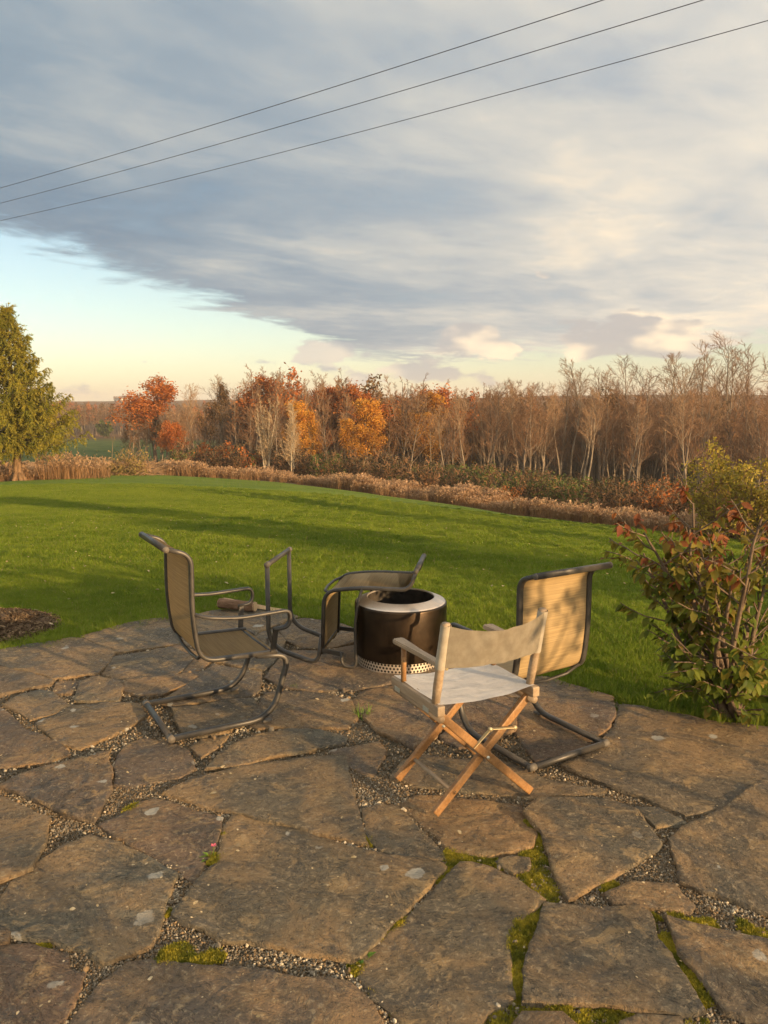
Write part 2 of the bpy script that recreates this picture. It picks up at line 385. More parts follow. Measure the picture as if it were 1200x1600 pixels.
# ------------------------------------------------------------------ patio: bed and flagstones
STONES = [
 [(-130,1040),(-60,1026),(0,1016),(38,1007),(77,1002),(110,996),(125,997),(178,1021),(167,1038),(153,1051),(83,1061),(70,1056),(33,1047),(-20,1033)],
 [(-130,1056),(-20,1037),(70,1059),(82,1064),(78,1069),(30,1078),(0,1084),(-60,1092),(-130,1096)],
 [(128,994),(165,983),(213,971),(250,965),(286,963),(280,1005),(200,1018),(181,1020)],
 [(292,965),(330,953),(372,948),(403,951),(450,958),(467,964),(446,970),(424,977),(404,985),(385,1003),(340,1006),(284,1006)],
 [(161,1050),(181,1024),(266,1011),(301,1028),(287,1045),(276,1053),(213,1061),(177,1057)],
 [(271,1010),(285,1009),(330,1030),(315,1045),(286,1051),(293,1043),(305,1029)],
 [(192,1077),(197,1064),(277,1055),(317,1048),(300,1064),(273,1077),(255,1085),(216,1087)],
 [(85,1082),(90,1066),(122,1063),(115,1078),(111,1084)],
 [(118,1095),(128,1065),(147,1059),(192,1065),(185,1097)],
 [(8,1100),(30,1086),(63,1078),(80,1082),(110,1102),(83,1114),(52,1122),(25,1110)],
 [(57,1128),(110,1105),(160,1099),(213,1101),(230,1118),(180,1145),(127,1168),(97,1160)],
 [(-110,1102),(-10,1102),(14,1115),(37,1138),(93,1163),(106,1177),(73,1190),(33,1194),(0,1196),(-110,1203)],
 [(2,1228),(50,1203),(117,1187),(167,1178),(172,1213),(170,1237),(143,1279),(110,1275),(67,1254)],
 [(181,1224),(185,1180),(200,1160),(233,1150),(267,1157),(293,1173),(302,1198),(283,1212),(240,1219),(200,1227)],
 [(252,1096),(290,1072),(322,1047),(335,1037),(372,1045),(408,1051),(404,1078),(388,1087),(330,1095),(275,1102)],
 [(272,1108),(330,1099),(393,1090),(400,1103),(387,1127),(353,1142),(316,1151),(290,1145),(275,1125)],
 [(300,1167),(318,1156),(353,1150),(335,1168),(315,1180)],
 [(388,1131),(407,1100),(416,1081),(432,1079),(510,1083),(547,1094),(556,1122),(540,1136),(510,1134),(477,1137),(433,1136),(404,1138)],
 [(325,1200),(340,1181),(365,1163),(400,1149),(450,1141),(500,1142),(540,1152),(538,1159),(487,1172),(420,1182),(370,1196)],
 [(415,1058),(430,1040),(452,1018),(500,1017),(558,1009),(632,1012),(684,1030),(696,1046),(650,1061),(620,1068),(560,1075),(503,1080),(457,1075),(432,1068)],
 [(565,1004),(554,982),(620,986),(700,996),(760,1010),(797,1021),(768,1031),(707,1040),(692,1027),(640,1007)],
 [(331,1012),(388,1009),(410,990),(430,985),(444,1003),(440,1014),(424,1036),(412,1046),(376,1040),(338,1033)],
 [(437,985),(455,971),(472,967),(507,971),(548,980),(556,1002),(520,1011),(478,1012),(448,1001)],
 [(552,1093),(565,1081),(587,1074),(640,1069),(690,1066),(718,1080),(699,1125),(680,1150),(647,1168),(628,1157),(590,1142),(573,1125)],
 [(520,1173),(590,1160),(600,1173),(582,1210),(550,1195)],
 [(260,1237),(300,1217),(400,1193),(480,1184),(537,1179),(545,1220),(563,1285),(572,1317),(520,1306),(400,1277),(330,1259)],
 [(611,1214),(630,1191),(665,1181),(735,1188),(800,1194),(850,1215),(910,1228),(943,1235),(890,1240),(830,1243),(770,1237),(720,1232),(650,1225)],
 [(627,1255),(650,1241),(710,1244),(812,1257),(818,1275),(834,1300),(828,1321),(765,1336),(705,1327),(672,1295)],
 [(568,1263),(590,1254),(620,1258),(642,1284),(688,1330),(692,1338),(640,1338),(592,1325),(582,1317),(572,1285)],
 [(822,1272),(842,1251),(900,1248),(950,1249),(993,1268),(1030,1318),(995,1344),(890,1402),(873,1370),(847,1300)],
 [(996,1262),(1030,1263),(1069,1285),(1025,1290)],
 [(970,1101),(1007,1104),(1050,1113),(1100,1126),(1167,1133),(1230,1142),(1290,1170),(1250,1195),(1200,1213),(1177,1227),(1147,1247),(1127,1260),(1070,1272),(1000,1243),(927,1217),(879,1196),(925,1179),(939,1160),(962,1133)],
 [(806,1140),(816,1093),(843,1093),(910,1095),(958,1099),(960,1112),(948,1136),(918,1162),(883,1176),(840,1187),(822,1165)],
 [(772,1080),(790,1063),(830,1057),(857,1058),(900,1071),(957,1089),(955,1096),(843,1090),(800,1088)],
 [(703,1060),(760,1045),(795,1042),(822,1053),(785,1061),(765,1079),(742,1091),(726,1077)],
 [(692,1150),(707,1128),(726,1086),(742,1093),(770,1084),(808,1094),(802,1140),(760,1160),(717,1167)],
 [(1047,1310),(1065,1298),(1110,1276),(1160,1246),(1200,1217),(1290,1200),(1300,1400),(1290,1450),(1200,1425),(1165,1412),(1120,1395),(1066,1378),(1063,1350)],
 [(950,1397),(987,1381),(1050,1384),(1080,1413),(1076,1422),(1000,1413),(960,1407)],
 [(852,1410),(900,1416),(1000,1419),(1012,1428),(1022,1467),(1059,1513),(1094,1576),(1083,1580),(980,1576),(917,1566),(824,1561),(826,1493),(838,1460)],
 [(1044,1436),(1100,1448),(1200,1474),(1300,1500),(1320,1640),(1250,1640),(1190,1600),(1132,1580),(1107,1540),(1067,1490)],
 [(720,1347),(760,1353),(800,1369),(847,1404),(832,1420),(803,1440),(795,1465),(795,1525),(802,1556),(760,1580),(742,1602),(700,1640),(662,1640),(634,1600),(608,1570),(588,1556),(565,1520),(570,1493),(648,1424)],
 [(352,1293),(364,1272),(425,1284),(520,1315),(600,1336),(690,1348),(696,1353),(676,1372),(637,1414),(568,1486),(550,1497),(500,1488),(440,1478),(400,1470),(350,1468),(320,1452),(290,1439),(269,1426),(307,1379),(340,1345)],
 [(160,1287),(200,1264),(236,1247),(262,1251),(346,1276),(338,1303),(328,1328),(303,1373),(270,1349),(222,1326),(190,1308)],
 [(-10,1425),(20,1377),(60,1347),(97,1323),(140,1307),(187,1318),(240,1343),(273,1365),(263,1390),(250,1427),(246,1440),(230,1477),(163,1500),(133,1480),(90,1470),(17,1460),(-14,1440)],
 [(-100,1268),(-20,1250),(0,1244),(38,1265),(77,1282),(60,1330),(45,1357),(0,1374),(-100,1400)],
 [(-90,1485),(0,1477),(43,1474),(100,1490),(105,1515),(128,1520),(110,1560),(90,1600),(60,1650),(-90,1660)],
 [(-90,1425),(-22,1442),(10,1462),(8,1471),(-30,1475),(-90,1478)],
 [(117,1590),(160,1534),(200,1503),(233,1501),(360,1514),(400,1515),(467,1531),(545,1538),(578,1567),(593,1595),(600,1640),(560,1660),(110,1660)],
 [(975,1600),(1000,1588),(1060,1591),(1075,1640),(960,1640)],
 [(778,1346),(800,1338),(824,1343),(821,1357),(803,1361)],
 [(-100,1215),(-30,1208),(-8,1226),(-22,1242),(-100,1250)],
]
PATIO_PX = [(-130,1042),(0,1018),(77,1004),(127,997),(213,973),(288,966),(330,955),(403,953),(471,967),(547,980),(620,988),(700,998),(797,1023),(830,1058),(900,1073),(957,1092),(1007,1106),(1100,1128),(1230,1144),(1300,1172)]
patio_poly = [gnd(*p).to_2d() for p in PATIO_PX]
patio_poly = [Vector((-5.4, 3.6)), Vector((-4.4, 4.35))] + patio_poly + [Vector((3.6, 3.1)), Vector((4.2, 2.2)), Vector((4.2, -1.6)), Vector((-5.4, -1.6))]
stone_polys = [[gnd(*p).to_2d() for p in s] for s in STONES]
def area(p): return 0.5 * sum(p[i].x * p[(i + 1) % len(p)].y - p[(i + 1) % len(p)].x * p[i].y for i in range(len(p)))
stone_polys = [p if area(p) > 0 else p[::-1] for p in stone_polys]
n_traced = len(stone_polys)
# paving goes on out of the picture to both sides and behind
r_ = random.Random(21)
spots = [(gxi * 0.62 + r_.uniform(-.1, .1), gyi * 0.55 + r_.uniform(-.08, .08) + 0.05, 1.0) for gxi in range(-9, 8) for gyi in range(-3, 9)]
spots += [(r_.uniform(-5.2, 4.1), r_.uniform(-1.4, 4.4), s_) for s_ in (1.0, 0.8, 0.6, 0.45) for q in range(260)]
for cx, cy, sz_ in spots:
    if abs(cx) < 0.5 * cy - 0.25 and cy > 1.9: continue                  # inside the picture every stone is traced
    if True:
        k = r_.randint(5, 7); a0 = r_.uniform(0, 6)
        poly = [Vector((cx + sz_ * (0.31 + r_.uniform(-.06, .03)) * math.cos(a0 + 6.283 * i / k), cy + sz_ * (0.27 + r_.uniform(-.05, .03)) * math.sin(a0 + 6.283 * i / k))) for i in range(k)]
        dense = [poly[i].lerp(poly[(i + 1) % k], t / 4) for i in range(k) for t in range(4)]
        X_ = np.array([p.x for p in dense]); Y_ = np.array([p.y for p in dense])
        if not in_poly(X_, Y_, patio_poly).all(): continue
        bad = False
        for q_ in stone_polys:
            if abs(q_[0].x - cx) > 2.2 or abs(q_[0].y - cy) > 2.2: continue
            qd = [q_[i].lerp(q_[(i + 1) % len(q_)], t / 4) for i in range(len(q_)) for t in range(4)]
            if in_poly(X_, Y_, q_).any() or in_poly(np.array([p.x for p in qd]), np.array([p.y for p in qd]), poly).any(): bad = True; break
        if not bad: stone_polys.append(poly)

def stone_mesh(i, poly):
    rr = random.Random(100 + i); sd = float(i)
    cx = sum(p.x for p in poly) / len(poly); cy = sum(p.y for p in poly) / len(poly)
    dist = math.hypot(cx, cy)
    step = 0.017 if dist < 3.2 else 0.026
    if i >= n_traced: step = 0.05
    out = []
    for k in range(len(poly)):
        a, b = poly[k], poly[(k + 1) % len(poly)]; m = max(1, int((b - a).length / (step * 1.1)))
        for t in range(m): out.append(a.lerp(b, t / m))
    n = len(out)
    sm = [(out[k - 1] + out[k] * 30 + out[(k + 1) % n]) / 32 for k in range(n)]
    nrm = []
    for k in range(n):
        t1 = (sm[k] - sm[k - 1]).normalized(); t2 = (sm[(k + 1) % n] - sm[k]).normalized(); n1v = Vector((t1.y, -t1.x)); n2v = Vector((t2.y, -t2.x))
        nrm.append((n1v + n2v) / max(0.55, 1 + n1v.dot(n2v)))                   # mitred, so that corners stay sharp
    xs = np.array([p.x for p in sm]); ys = np.array([p.y for p in sm])
    j = 0.011 + 0.006 * fbm(xs, ys, 9.0, sd, 3) + 0.003 * fbm(xs, ys, 34.0, sd + 3, 2)
    ring = [sm[k] + nrm[k] * float(j[k]) for k in range(n)]
    inner = [ring[k] - nrm[k] * (0.0035 + 0.0015 * math.sin(k * 1.7 + sd)) for k in range(n)]
    x0, x1 = min(p.x for p in ring), max(p.x for p in ring); y0, y1 = min(p.y for p in ring), max(p.y for p in ring)
    gxx, gyy = np.meshgrid(np.arange(x0, x1, step), np.arange(y0, y1, step)); gxx = gxx.ravel(); gyy = gyy.ravel()
    nr = np.random.RandomState(i); gxx = gxx + nr.uniform(-.3, .3, gxx.shape) * step; gyy = gyy + nr.uniform(-.3, .3, gyy.shape) * step
    shr = [inner[k] - nrm[k] * step * 0.5 for k in range(n)]
    keep = in_poly(gxx, gyy, shr)
    pts = [p.copy() for p in ring] + [p.copy() for p in inner] + [Vector((a, b)) for a, b in zip(gxx[keep], gyy[keep])]
    vo, eo, fo, ov, oe, of = delaunay_2d_cdt(pts, [(n + k, n + (k + 1) % n) for k in range(n)], [list(range(n))], 1, 1e-6)
    xs = np.array([v.x for v in vo]); ys = np.array([v.y for v in vo])
    ang = rr.uniform(0, 3.14); ca, sa = math.cos(ang), math.sin(ang)
    u = (xs - cx) * ca + (ys - cy) * sa; w = -(xs - cx) * sa + (ys - cy) * ca
    amp = rr.uniform(0.7, 1.25)
    h = 0.0035 * fbm(xs, ys, 2.2, sd, 3) + 0.0016 * fbm(xs, ys, 11.0, sd + 1, 3) * amp
    lay = fbm(u, w * 1.7, 2.6, sd + 7, 4) * 2.4                     # cleft: broken layers with little steps
    fl = np.floor(lay); fr = np.clip((lay - fl) / 0.16, 0, 1); h = h + 0.0038 * amp * (fl + fr * fr * (3 - 2 * fr))
    if i == 12:                                                     # the strongly ridged slate
        d_ = np.array([math.cos(R(58)), math.sin(R(58))]); s_ = ((xs - cx) * d_[0] + (ys - cy) * d_[1]) * 17 + 1.4 * fbm(xs, ys, 3.0, 5.0, 3)
        f_ = s_ - np.floor(s_); h = h + 0.010 * (f_ ** 0.7)
    tx, ty = rr.uniform(-.010, .010), rr.uniform(-.010, .010)
    base = rr.uniform(-0.004, 0.005)
    z = h + base + tx * (xs - cx) + ty * (ys - cy)
    cls = np.array([min(o_) if o_ else n * 9 for o_ in ov]); isr = cls < n
    z = np.where(isr, z - 0.0015 - 0.002 * np.abs(fbm(xs, ys, 25.0, sd, 2)), z)
    verts = [(v.x, v.y, float(zz)) for v, zz in zip(vo, z)]
    faces = [tuple(f) for f in fo]; midx = [0] * len(faces)
    idx = {}
    for vi, o_ in enumerate(ov):
        for s_ in o_:
            if s_ < n: idx[s_] = vi
    prev = [idx.get(k) for k in range(n)]
    if None in prev: prev = [next(idx[(k + q) % n] for q in range(n) if (k + q) % n in idx) for k in range(n)]
    ztop = [verts[p][2] for p in prev]
    for lvl, (dz, of_) in enumerate(((-0.012, 0.003), (-0.016, -0.003), (-0.075, 0.004))):
        cur = []
        for k in range(n):
            jj = of_ + 0.003 * math.sin(k * (0.9 + lvl) + sd)
            p = ring[k] + nrm[k] * jj; cur.append(len(verts)); verts.append((p.x, p.y, ztop[k] + dz + 0.002 * math.sin(k * 0.31 + lvl * 2)))
        for k in range(n):
            a, b = prev[k], prev[(k + 1) % n]; c_, d_ = cur[(k + 1) % n], cur[k]
            if a == b: faces.append((a, d_, c_))
            else: faces.append((a, d_, c_, b))
            midx.append(0)
        prev = cur
    me = mesh_from('flagstone', [(x - cx, y - cy, z_) for x, y, z_ in verts], faces, [], True)
    me.set_sharp_from_angle(angle=R(38))
    return me, (cx, cy, 0.0)

def stone_material():
    m, gg, b = material('flagstone_slate', 0.68, 0.38)
    P = pos(gg); rnd = orand(gg)
    Po = gg.n('ShaderNodeVectorRotate', {'Vector': gg.vm('ADD', objc(gg), gg.n('ShaderNodeCombineXYZ', {0: gg.mul(rnd, 37.0), 1: gg.mul(rnd, 11.0), 2: 0.0})), 'Angle': gg.mul(rnd, 90.0)}, rotation_type='Z_AXIS')
    a = gg.noise(Po, 1.6, 4, 0.62, 0.5); bn = gg.noise(Po, 6.5, 6, 0.70, 0.7); f = gg.noise(Po, 46.0, 5, 0.72, 0.3); s = gg.noise(Po, 210.0, 2, 0.7)
    st = gg.noise(gg.vm('MULTIPLY', Po, (1.0, 2.6, 1.0)), 3.0, 5, 0.68, 1.0)
    base = gg.ramp(rnd, [(0.0, (0.175, 0.138, 0.085)), (0.2, (0.120, 0.105, 0.076)), (0.4, (0.205, 0.132, 0.070)), (0.6, (0.140, 0.126, 0.090)), (0.8, (0.170, 0.112, 0.072)), (1.0, (0.135, 0.108, 0.082))])
    c = gg.mix(gg.smooth(a, 0.42, 0.58, 0, 0.9), base, gg.mix(0.55, base, (0.36, 0.215, 0.090)))
    c = gg.mix(gg.smooth(st, 0.50, 0.60, 0, 0.60), c, (0.072, 0.062, 0.048))
    c = gg.mix(gg.smooth(bn, 0.54, 0.64, 0, 0.60), c, (0.36, 0.245, 0.115))
    c = gg.mix(gg.smooth(bn, 0.46, 0.36, 0, 0.65), c, (0.080, 0.072, 0.060))
    c = gg.mix(gg.smooth(f, 0.54, 0.64, 0, 0.55), c, (0.38, 0.30, 0.185))
    c = gg.mix(gg.smooth(f, 0.45, 0.34, 0, 0.75), c, (0.042, 0.036, 0.028))
    # broken edges of the layers: thin wandering lines
    ln = gg.m('ABSOLUTE', gg.sub(st, 0.5)); ln2 = gg.m('ABSOLUTE', gg.sub(bn, 0.53))
    crk = gg.m('MAXIMUM', gg.smooth(ln, 0.0, 0.010, 1.0, 0.0), gg.mul(gg.smooth(ln2, 0.0, 0.012, 1.0, 0.0), 0.55))
    c = gg.mix(gg.mul(crk, gg.smooth(f, 0.40, 0.62, 0.25, 0.85)), c, gg.mix(gg.smooth(a, 0.45, 0.55), (0.045, 0.036, 0.027), (0.46, 0.34, 0.18)))
    # lichen: pale rounded spots in patches
    vo = gg.n('ShaderNodeTexVoronoi', {'Vector': gg.vm('ADD', Po, gg.vm('MULTIPLY', gg.noise(Po, 12.0, 2, 0.6, out=1), (0.05, 0.05, 0.05))), 'Scale': 7.0, 'Randomness': 1.0}, out=None)
    vd = gg.add(vo.outputs[0], gg.mul(gg.sub(gg.noise(Po, 22.0, 4, 0.65), 0.5), 0.30))
    sz = gg.lin(gg.n('ShaderNodeSeparateColor', {0: vo.outputs[1]}), 0.50, 1.0, -0.08, 0.27)
    patch = gg.smooth(gg.noise(P, 0.9, 2, 0.5), 0.36, 0.54)
    lich = gg.mul(gg.mul(gg.smooth(gg.sub(sz, vd), 0.0, 0.05), patch), 0.85)
    c = gg.mix(lich, c, (0.46, 0.44, 0.375))
    gg.put(b.inputs['Base Color'], c)
    gg.put(b.inputs['Roughness'], gg.lin(bn, 0.3, 0.7, 0.58, 0.82))
    hgt = gg.sub(gg.add(gg.add(gg.mul(f, 0.9), gg.mul(s, 0.25)), gg.add(gg.mul(bn, 1.6), gg.mul(gg.smooth(st, 0.485, 0.515), 0.35))), gg.mul(crk, 0.25))
    bump(gg, b, hgt, 1.0, 0.014)
    return m
M_STONE = stone_material()
def gravel_mat():
    m, gg, b = material('gravel_bed', 0.95, 0.15)
    P = pos(gg); v = gg.n('ShaderNodeTexVoronoi', {'Vector': P, 'Scale': 95.0}, out=None); n = gg.noise(P, 5.0, 4, 0.6)
    c = gg.mix(gg.n('ShaderNodeSeparateColor', {0: v.outputs[1]}), (0.10, 0.083, 0.058), (0.24, 0.20, 0.14))
    c = gg.mix(gg.smooth(n, 0.4, 0.65, 0, 0.6), c, (0.07, 0.06, 0.04))
    gg.put(b.inputs['Base Color'], c); bump(gg, b, gg.sub(1.0, v.outputs[0]), 0.9, 0.012); return m
M_GRAVEL = gravel_mat()
bed = delaunay_2d_cdt([p.copy() for p in patio_poly], [], [list(range(len(patio_poly)))], 1, 1e-6)
bv = [(v.x, v.y, -0.018) for v in bed[0]]; nb = len(bv); bf = [tuple(f) for f in bed[2]]
order = [next(i for i, o_ in enumerate(bed[3]) if k in o_) for k in range(len(patio_poly))]
bv += [(bv[i][0], bv[i][1], -0.14) for i in order]
for k in range(len(order)): bf.append((order[k], order[(k + 1) % len(order)], nb + (k + 1) % len(order), nb + k))
patio = tag(obj('patio', mesh_from('patio', bv, bf, [M_GRAVEL])), 'irregular flagstone patio bedded in fine gravel', None, None, 'structure')
for i, poly in enumerate(stone_polys):
    sm_, loc = stone_mesh(i, poly); sm_.materials.append(M_STONE)
    obj('flagstone', sm_, patio, loc)

# ------------------------------------------------------------------ materials for the furniture
M_FRAME = simple('bronze_frame_paint', (0.040, 0.038, 0.035), (0.068, 0.062, 0.055), 14, 0.42, 0.45, 0.03, 0.1)
M_CAP = simple('grey_plastic_cap', (0.11, 0.10, 0.085), (0.17, 0.15, 0.125), 30, 0.6, 0.3)
def sling_mat(name, c1, c2):
    m = bpy.data.materials.new(name); m.use_nodes = True; nt = m.node_tree; nt.nodes.clear(); gg = G(nt)
    uv = gg.n('ShaderNodeUVMap', out=0)
    sp = gg.n('ShaderNodeSeparateXYZ', {0: uv}, out=None)
    wu = gg.m('SINE', gg.mul(sp.outputs[0], 6.283 * 190)); wv = gg.m('SINE', gg.mul(sp.outputs[1], 6.283 * 300))
    st = gg.noise(gg.vm('MULTIPLY', uv, (3.0, 160.0, 1.0)), 1.0, 3, 0.6)
    n = gg.noise(uv, 9.0, 4, 0.6)
    c = gg.mix(gg.smooth(st, 0.30, 0.70), c1, c2)
    c = gg.mix(gg.smooth(n, 0.45, 0.75, 0, 0.25), c, (0.30, 0.24, 0.16))
    h = gg.add(gg.mul(wu, 0.5), gg.mul(wv, 0.5))
    bn = gg.n('ShaderNodeBump', {'Height': gg.add(h, gg.mul(st, 2.0)), 'Strength': 0.10, 'Distance': 0.002})
    b = gg.n('ShaderNodeBsdfPrincipled', {'Base Color': c, 'Roughness': 0.7, 'Specular IOR Level': 0.25, 'Normal': bn})
    t = gg.n('ShaderNodeBsdfTranslucent', {'Color': c})
    gg.n('ShaderNodeOutputMaterial', {0: gg.n('ShaderNodeMixShader', {0: 0.22, 1: b, 2: t})}, out=None)
    return m
M_SLING = sling_mat('tan_woven_sling', (0.33, 0.242, 0.125), (0.46, 0.345, 0.185))
def wood_mat(name, c1, c2, c3, rough=0.5):
    m, gg, b = material(name, rough, 0.4)
    P = objc(gg); n = gg.noise(gg.vm('MULTIPLY', P, (3.0, 26.0, 26.0)), 2.2, 5, 0.65, 0.6); n2 = gg.noise(P, 9.0, 4, 0.6); f = gg.noise(gg.vm('MULTIPLY', P, (6.0, 90.0, 90.0)), 3.0, 3, 0.6)
    c = gg.mix(gg.smooth(n, 0.35, 0.68), c1, c2); c = gg.mix(gg.smooth(n2, 0.48, 0.72, 0, 0.7), c, c3); c = gg.mix(gg.smooth(f, 0.55, 0.8, 0, 0.5), c, (0.10, 0.06, 0.03))
    gg.put(b.inputs['Base Color'], c); bump(gg, b, gg.add(n, f), 0.18, 0.004); return m
M_OAK = wood_mat('varnished_oak', (0.25, 0.125, 0.046), (0.36, 0.195, 0.078), (0.22, 0.145, 0.08), 0.45)
M_GREYWOOD = wood_mat('weathered_oak', (0.30, 0.215, 0.135), (0.40, 0.30, 0.20), (0.27, 0.215, 0.155), 0.62)
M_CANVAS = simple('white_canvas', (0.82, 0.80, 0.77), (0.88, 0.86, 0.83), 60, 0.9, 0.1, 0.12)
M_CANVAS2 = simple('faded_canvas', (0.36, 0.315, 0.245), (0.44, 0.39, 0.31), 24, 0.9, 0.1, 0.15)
M_BRASS = simple('dull_brass', (0.55, 0.46, 0.26), (0.66, 0.57, 0.36), 40, 0.45, 0.5, 0.0, 0.6)
M_ZINC = simple('pale_zinc', (0.50, 0.54, 0.48), (0.62, 0.64, 0.58), 40, 0.4, 0.5, 0.0, 0.6)

# ------------------------------------------------------------------ sling chair
HW, HB = 0.242, 0.262                       # half width of seat frame and of base
SEATP = bez([((0.585, 0, 0.372), 0), ((0.168, 0, 0.388), 0.085), ((0.136, 0, 0.62), 0.2), ((0.140, 0, 0.945), 0.085), ((0.022, 0, 0.985), 0)], 7)
def off(pts, dy): return [Vector((p.x, dy, p.z)) for p in pts]
def grid_mesh(name, rows, mat, thick=0.0025):
    """sheet from rows of points, given a little thickness, with UVs in metres"""
    nr_, nc = len(rows), len(rows[0]); vs = [p for r0 in rows for p in r0]
    fs = [(i * nc + j, (i + 1) * nc + j, (i + 1) * nc + j + 1, i * nc + j + 1) for i in range(nr_ - 1) for j in range(nc - 1)]
    bm = bmesh.new(); bv_ = [bm.verts.new(v) for v in vs]
    for f in fs: bm.faces.new([bv_[k] for k in f])
    uvl = bm.loops.layers.uv.new('UVMap'); s = [0.0]
    for i in range(1, nr_): s.append(s[-1] + (Vector(rows[i][0]) - Vector(rows[i - 1][0])).length)
    w = [0.0]
    for j in range(1, nc): w.append(w[-1] + (Vector(rows[0][j]) - Vector(rows[0][j - 1])).length)
    bm.verts.index_update()
    for f in bm.faces:
        for l in f.loops: k = l.vert.index; l[uvl].uv = (w[k % nc], s[k // nc])
    bmesh.ops.solidify(bm, geom=bm.faces[:], thickness=thick)
    bmesh.ops.recalc_face_normals(bm, faces=bm.faces[:])
    me = bpy.data.meshes.new(name); bm.to_mesh(me); bm.free(); me.materials.append(mat)
    me.polygons.foreach_set('use_smooth', np.ones(len(me.polygons), bool)); me.set_sharp_from_angle(angle=R(50)); return me

def make_sling_chair():
    root = empty('sling_chair', (0, 0, 0))
    for s in (-1, 1):
        m = MB()
        base = bez([((0.0, HB * s, 0.017), 0), ((0.545, HB * s, 0.017), 0.13), ((0.655, (HW + .008) * s, 0.345), 0.075), ((0.47, HW * s, 0.366), 0)], 9)
        m.tube(base, 0.0155, 10, flat=(0.0135, 0.0165, (0, 1, 0)))
        m.build('base_rail', M_FRAME, root, True)
    MB().tube([(0, -HB - .012, 0.019), (0, HB + .012, 0.019)], 0.0165, 14).build('rear_bar', M_FRAME, root, True)
    for s in (-1, 1):
        MB().tube([(0, (HB - .022) * s, 0.0185), (0, (HB + .018) * s, 0.0185)], 0.0188, 14).build('end_cap', M_CAP, root, True)
        MB().box((0.515, HB * s, 0.006), (0.05, 0.026, 0.012), None, 0, 0.003).build('foot_pad', M_CAP, root)
    m = MB()
    for s in (-1, 1): m.tube(off(SEATP, HW * s), 0.0145, 10, flat=(0.0120, 0.0175, (0, 1, 0)))
    m.tube([(0.562, -HW, 0.366), (0.562, HW, 0.366)], 0.010, 10)
    m.tube([(0.175, -HW, 0.418), (0.185, -HW * .6, 0.372), (0.19, 0, 0.358), (0.185, HW * .6, 0.372), (0.175, HW, 0.418)], 0.009, 8)
    m.build('seat_frame', M_FRAME, root, True)
    tb = MB().tube([(0.014, -HW - .016, 0.986), (0.014, HW + .016, 0.986)], 0.0155, 12, flat=(0.0115, 0.016, (0, 0, 1))).build('top_bar', M_FRAME, root, True)
    for s in (-1, 1): MB().tube([(0.014, (HW + .014) * s, 0.986), (0.014, (HW + .020) * s, 0.986)], 0.0165, 10).build('bar_cap', M_CAP, tb, True)
    rows = []
    for k, p in enumerate(SEATP):
        row = []
        for j in range(9):
            t = j / 8 * 2 - 1; sag = (1 - t * t)
            q_ = Vector((p.x, t * (HW - 0.006), p.z))
            if p.x > 0.24: q_.z -= 0.016 * sag * min(1, (0.60 - p.x) * 6)
            elif p.z > 0.5: q_.x -= 0.010 * sag * min(1, max(0, 0.96 - p.z) * 8)
            row.append(q_)
        rows.append(row)
    obj('sling', grid_mesh('sling', rows, M_SLING), root)
    for s in (-1, 1):
        y = (HW + 0.034) * s
        arm = bez([((0.142, HW * s, 0.640), 0), ((0.20, y, 0.622), 0.05), ((0.36, y + .010 * s, 0.598), 0.1), ((0.655, y + .010 * s, 0.606), 0.055), ((0.645, y + .006 * s, 0.512), 0.05), ((0.560, y, 0.508), 0)], 8)
        MB().tube(arm, 0.011, 10, flat=(0.0090, 0.0150, (0, 1, 0))).build('armrest', M_FRAME, root, True)
        MB().beam((0.575, y - .006 * s, 0.512), (0.560, (HW + .012) * s, 0.375), 0.012, 0.030, (1, 0, 0.1), 0.003).build('arm_support', M_FRAME, root)
    return root
chair = make_sling_chair()
tag(chair, 'upright tan sling patio chair on the left with cantilever base', 'chair', 'metal sling patio chairs')
chair.location = (-1.137 * 1.0625, 3.69 * 1.0625, 0.006); chair.rotation_euler = (0, 0, R(30))
c2 = copy_tree(chair, (-0.735, 5.154, 0.668)); tag(c2, 'tan sling patio chair tipped forward against the fire pit', 'chair')
c2.rotation_euler = (Matrix.Rotation(R(-8.6), 3, 'Z') @ Matrix.Rotation(R(90), 3, 'Y')).to_euler()
c3 = copy_tree(chair, (0.895, 3.512, 0.006), R(122), 0.935); tag(c3, 'tan sling patio chair seen from behind with sunlit back, on the right', 'chair')

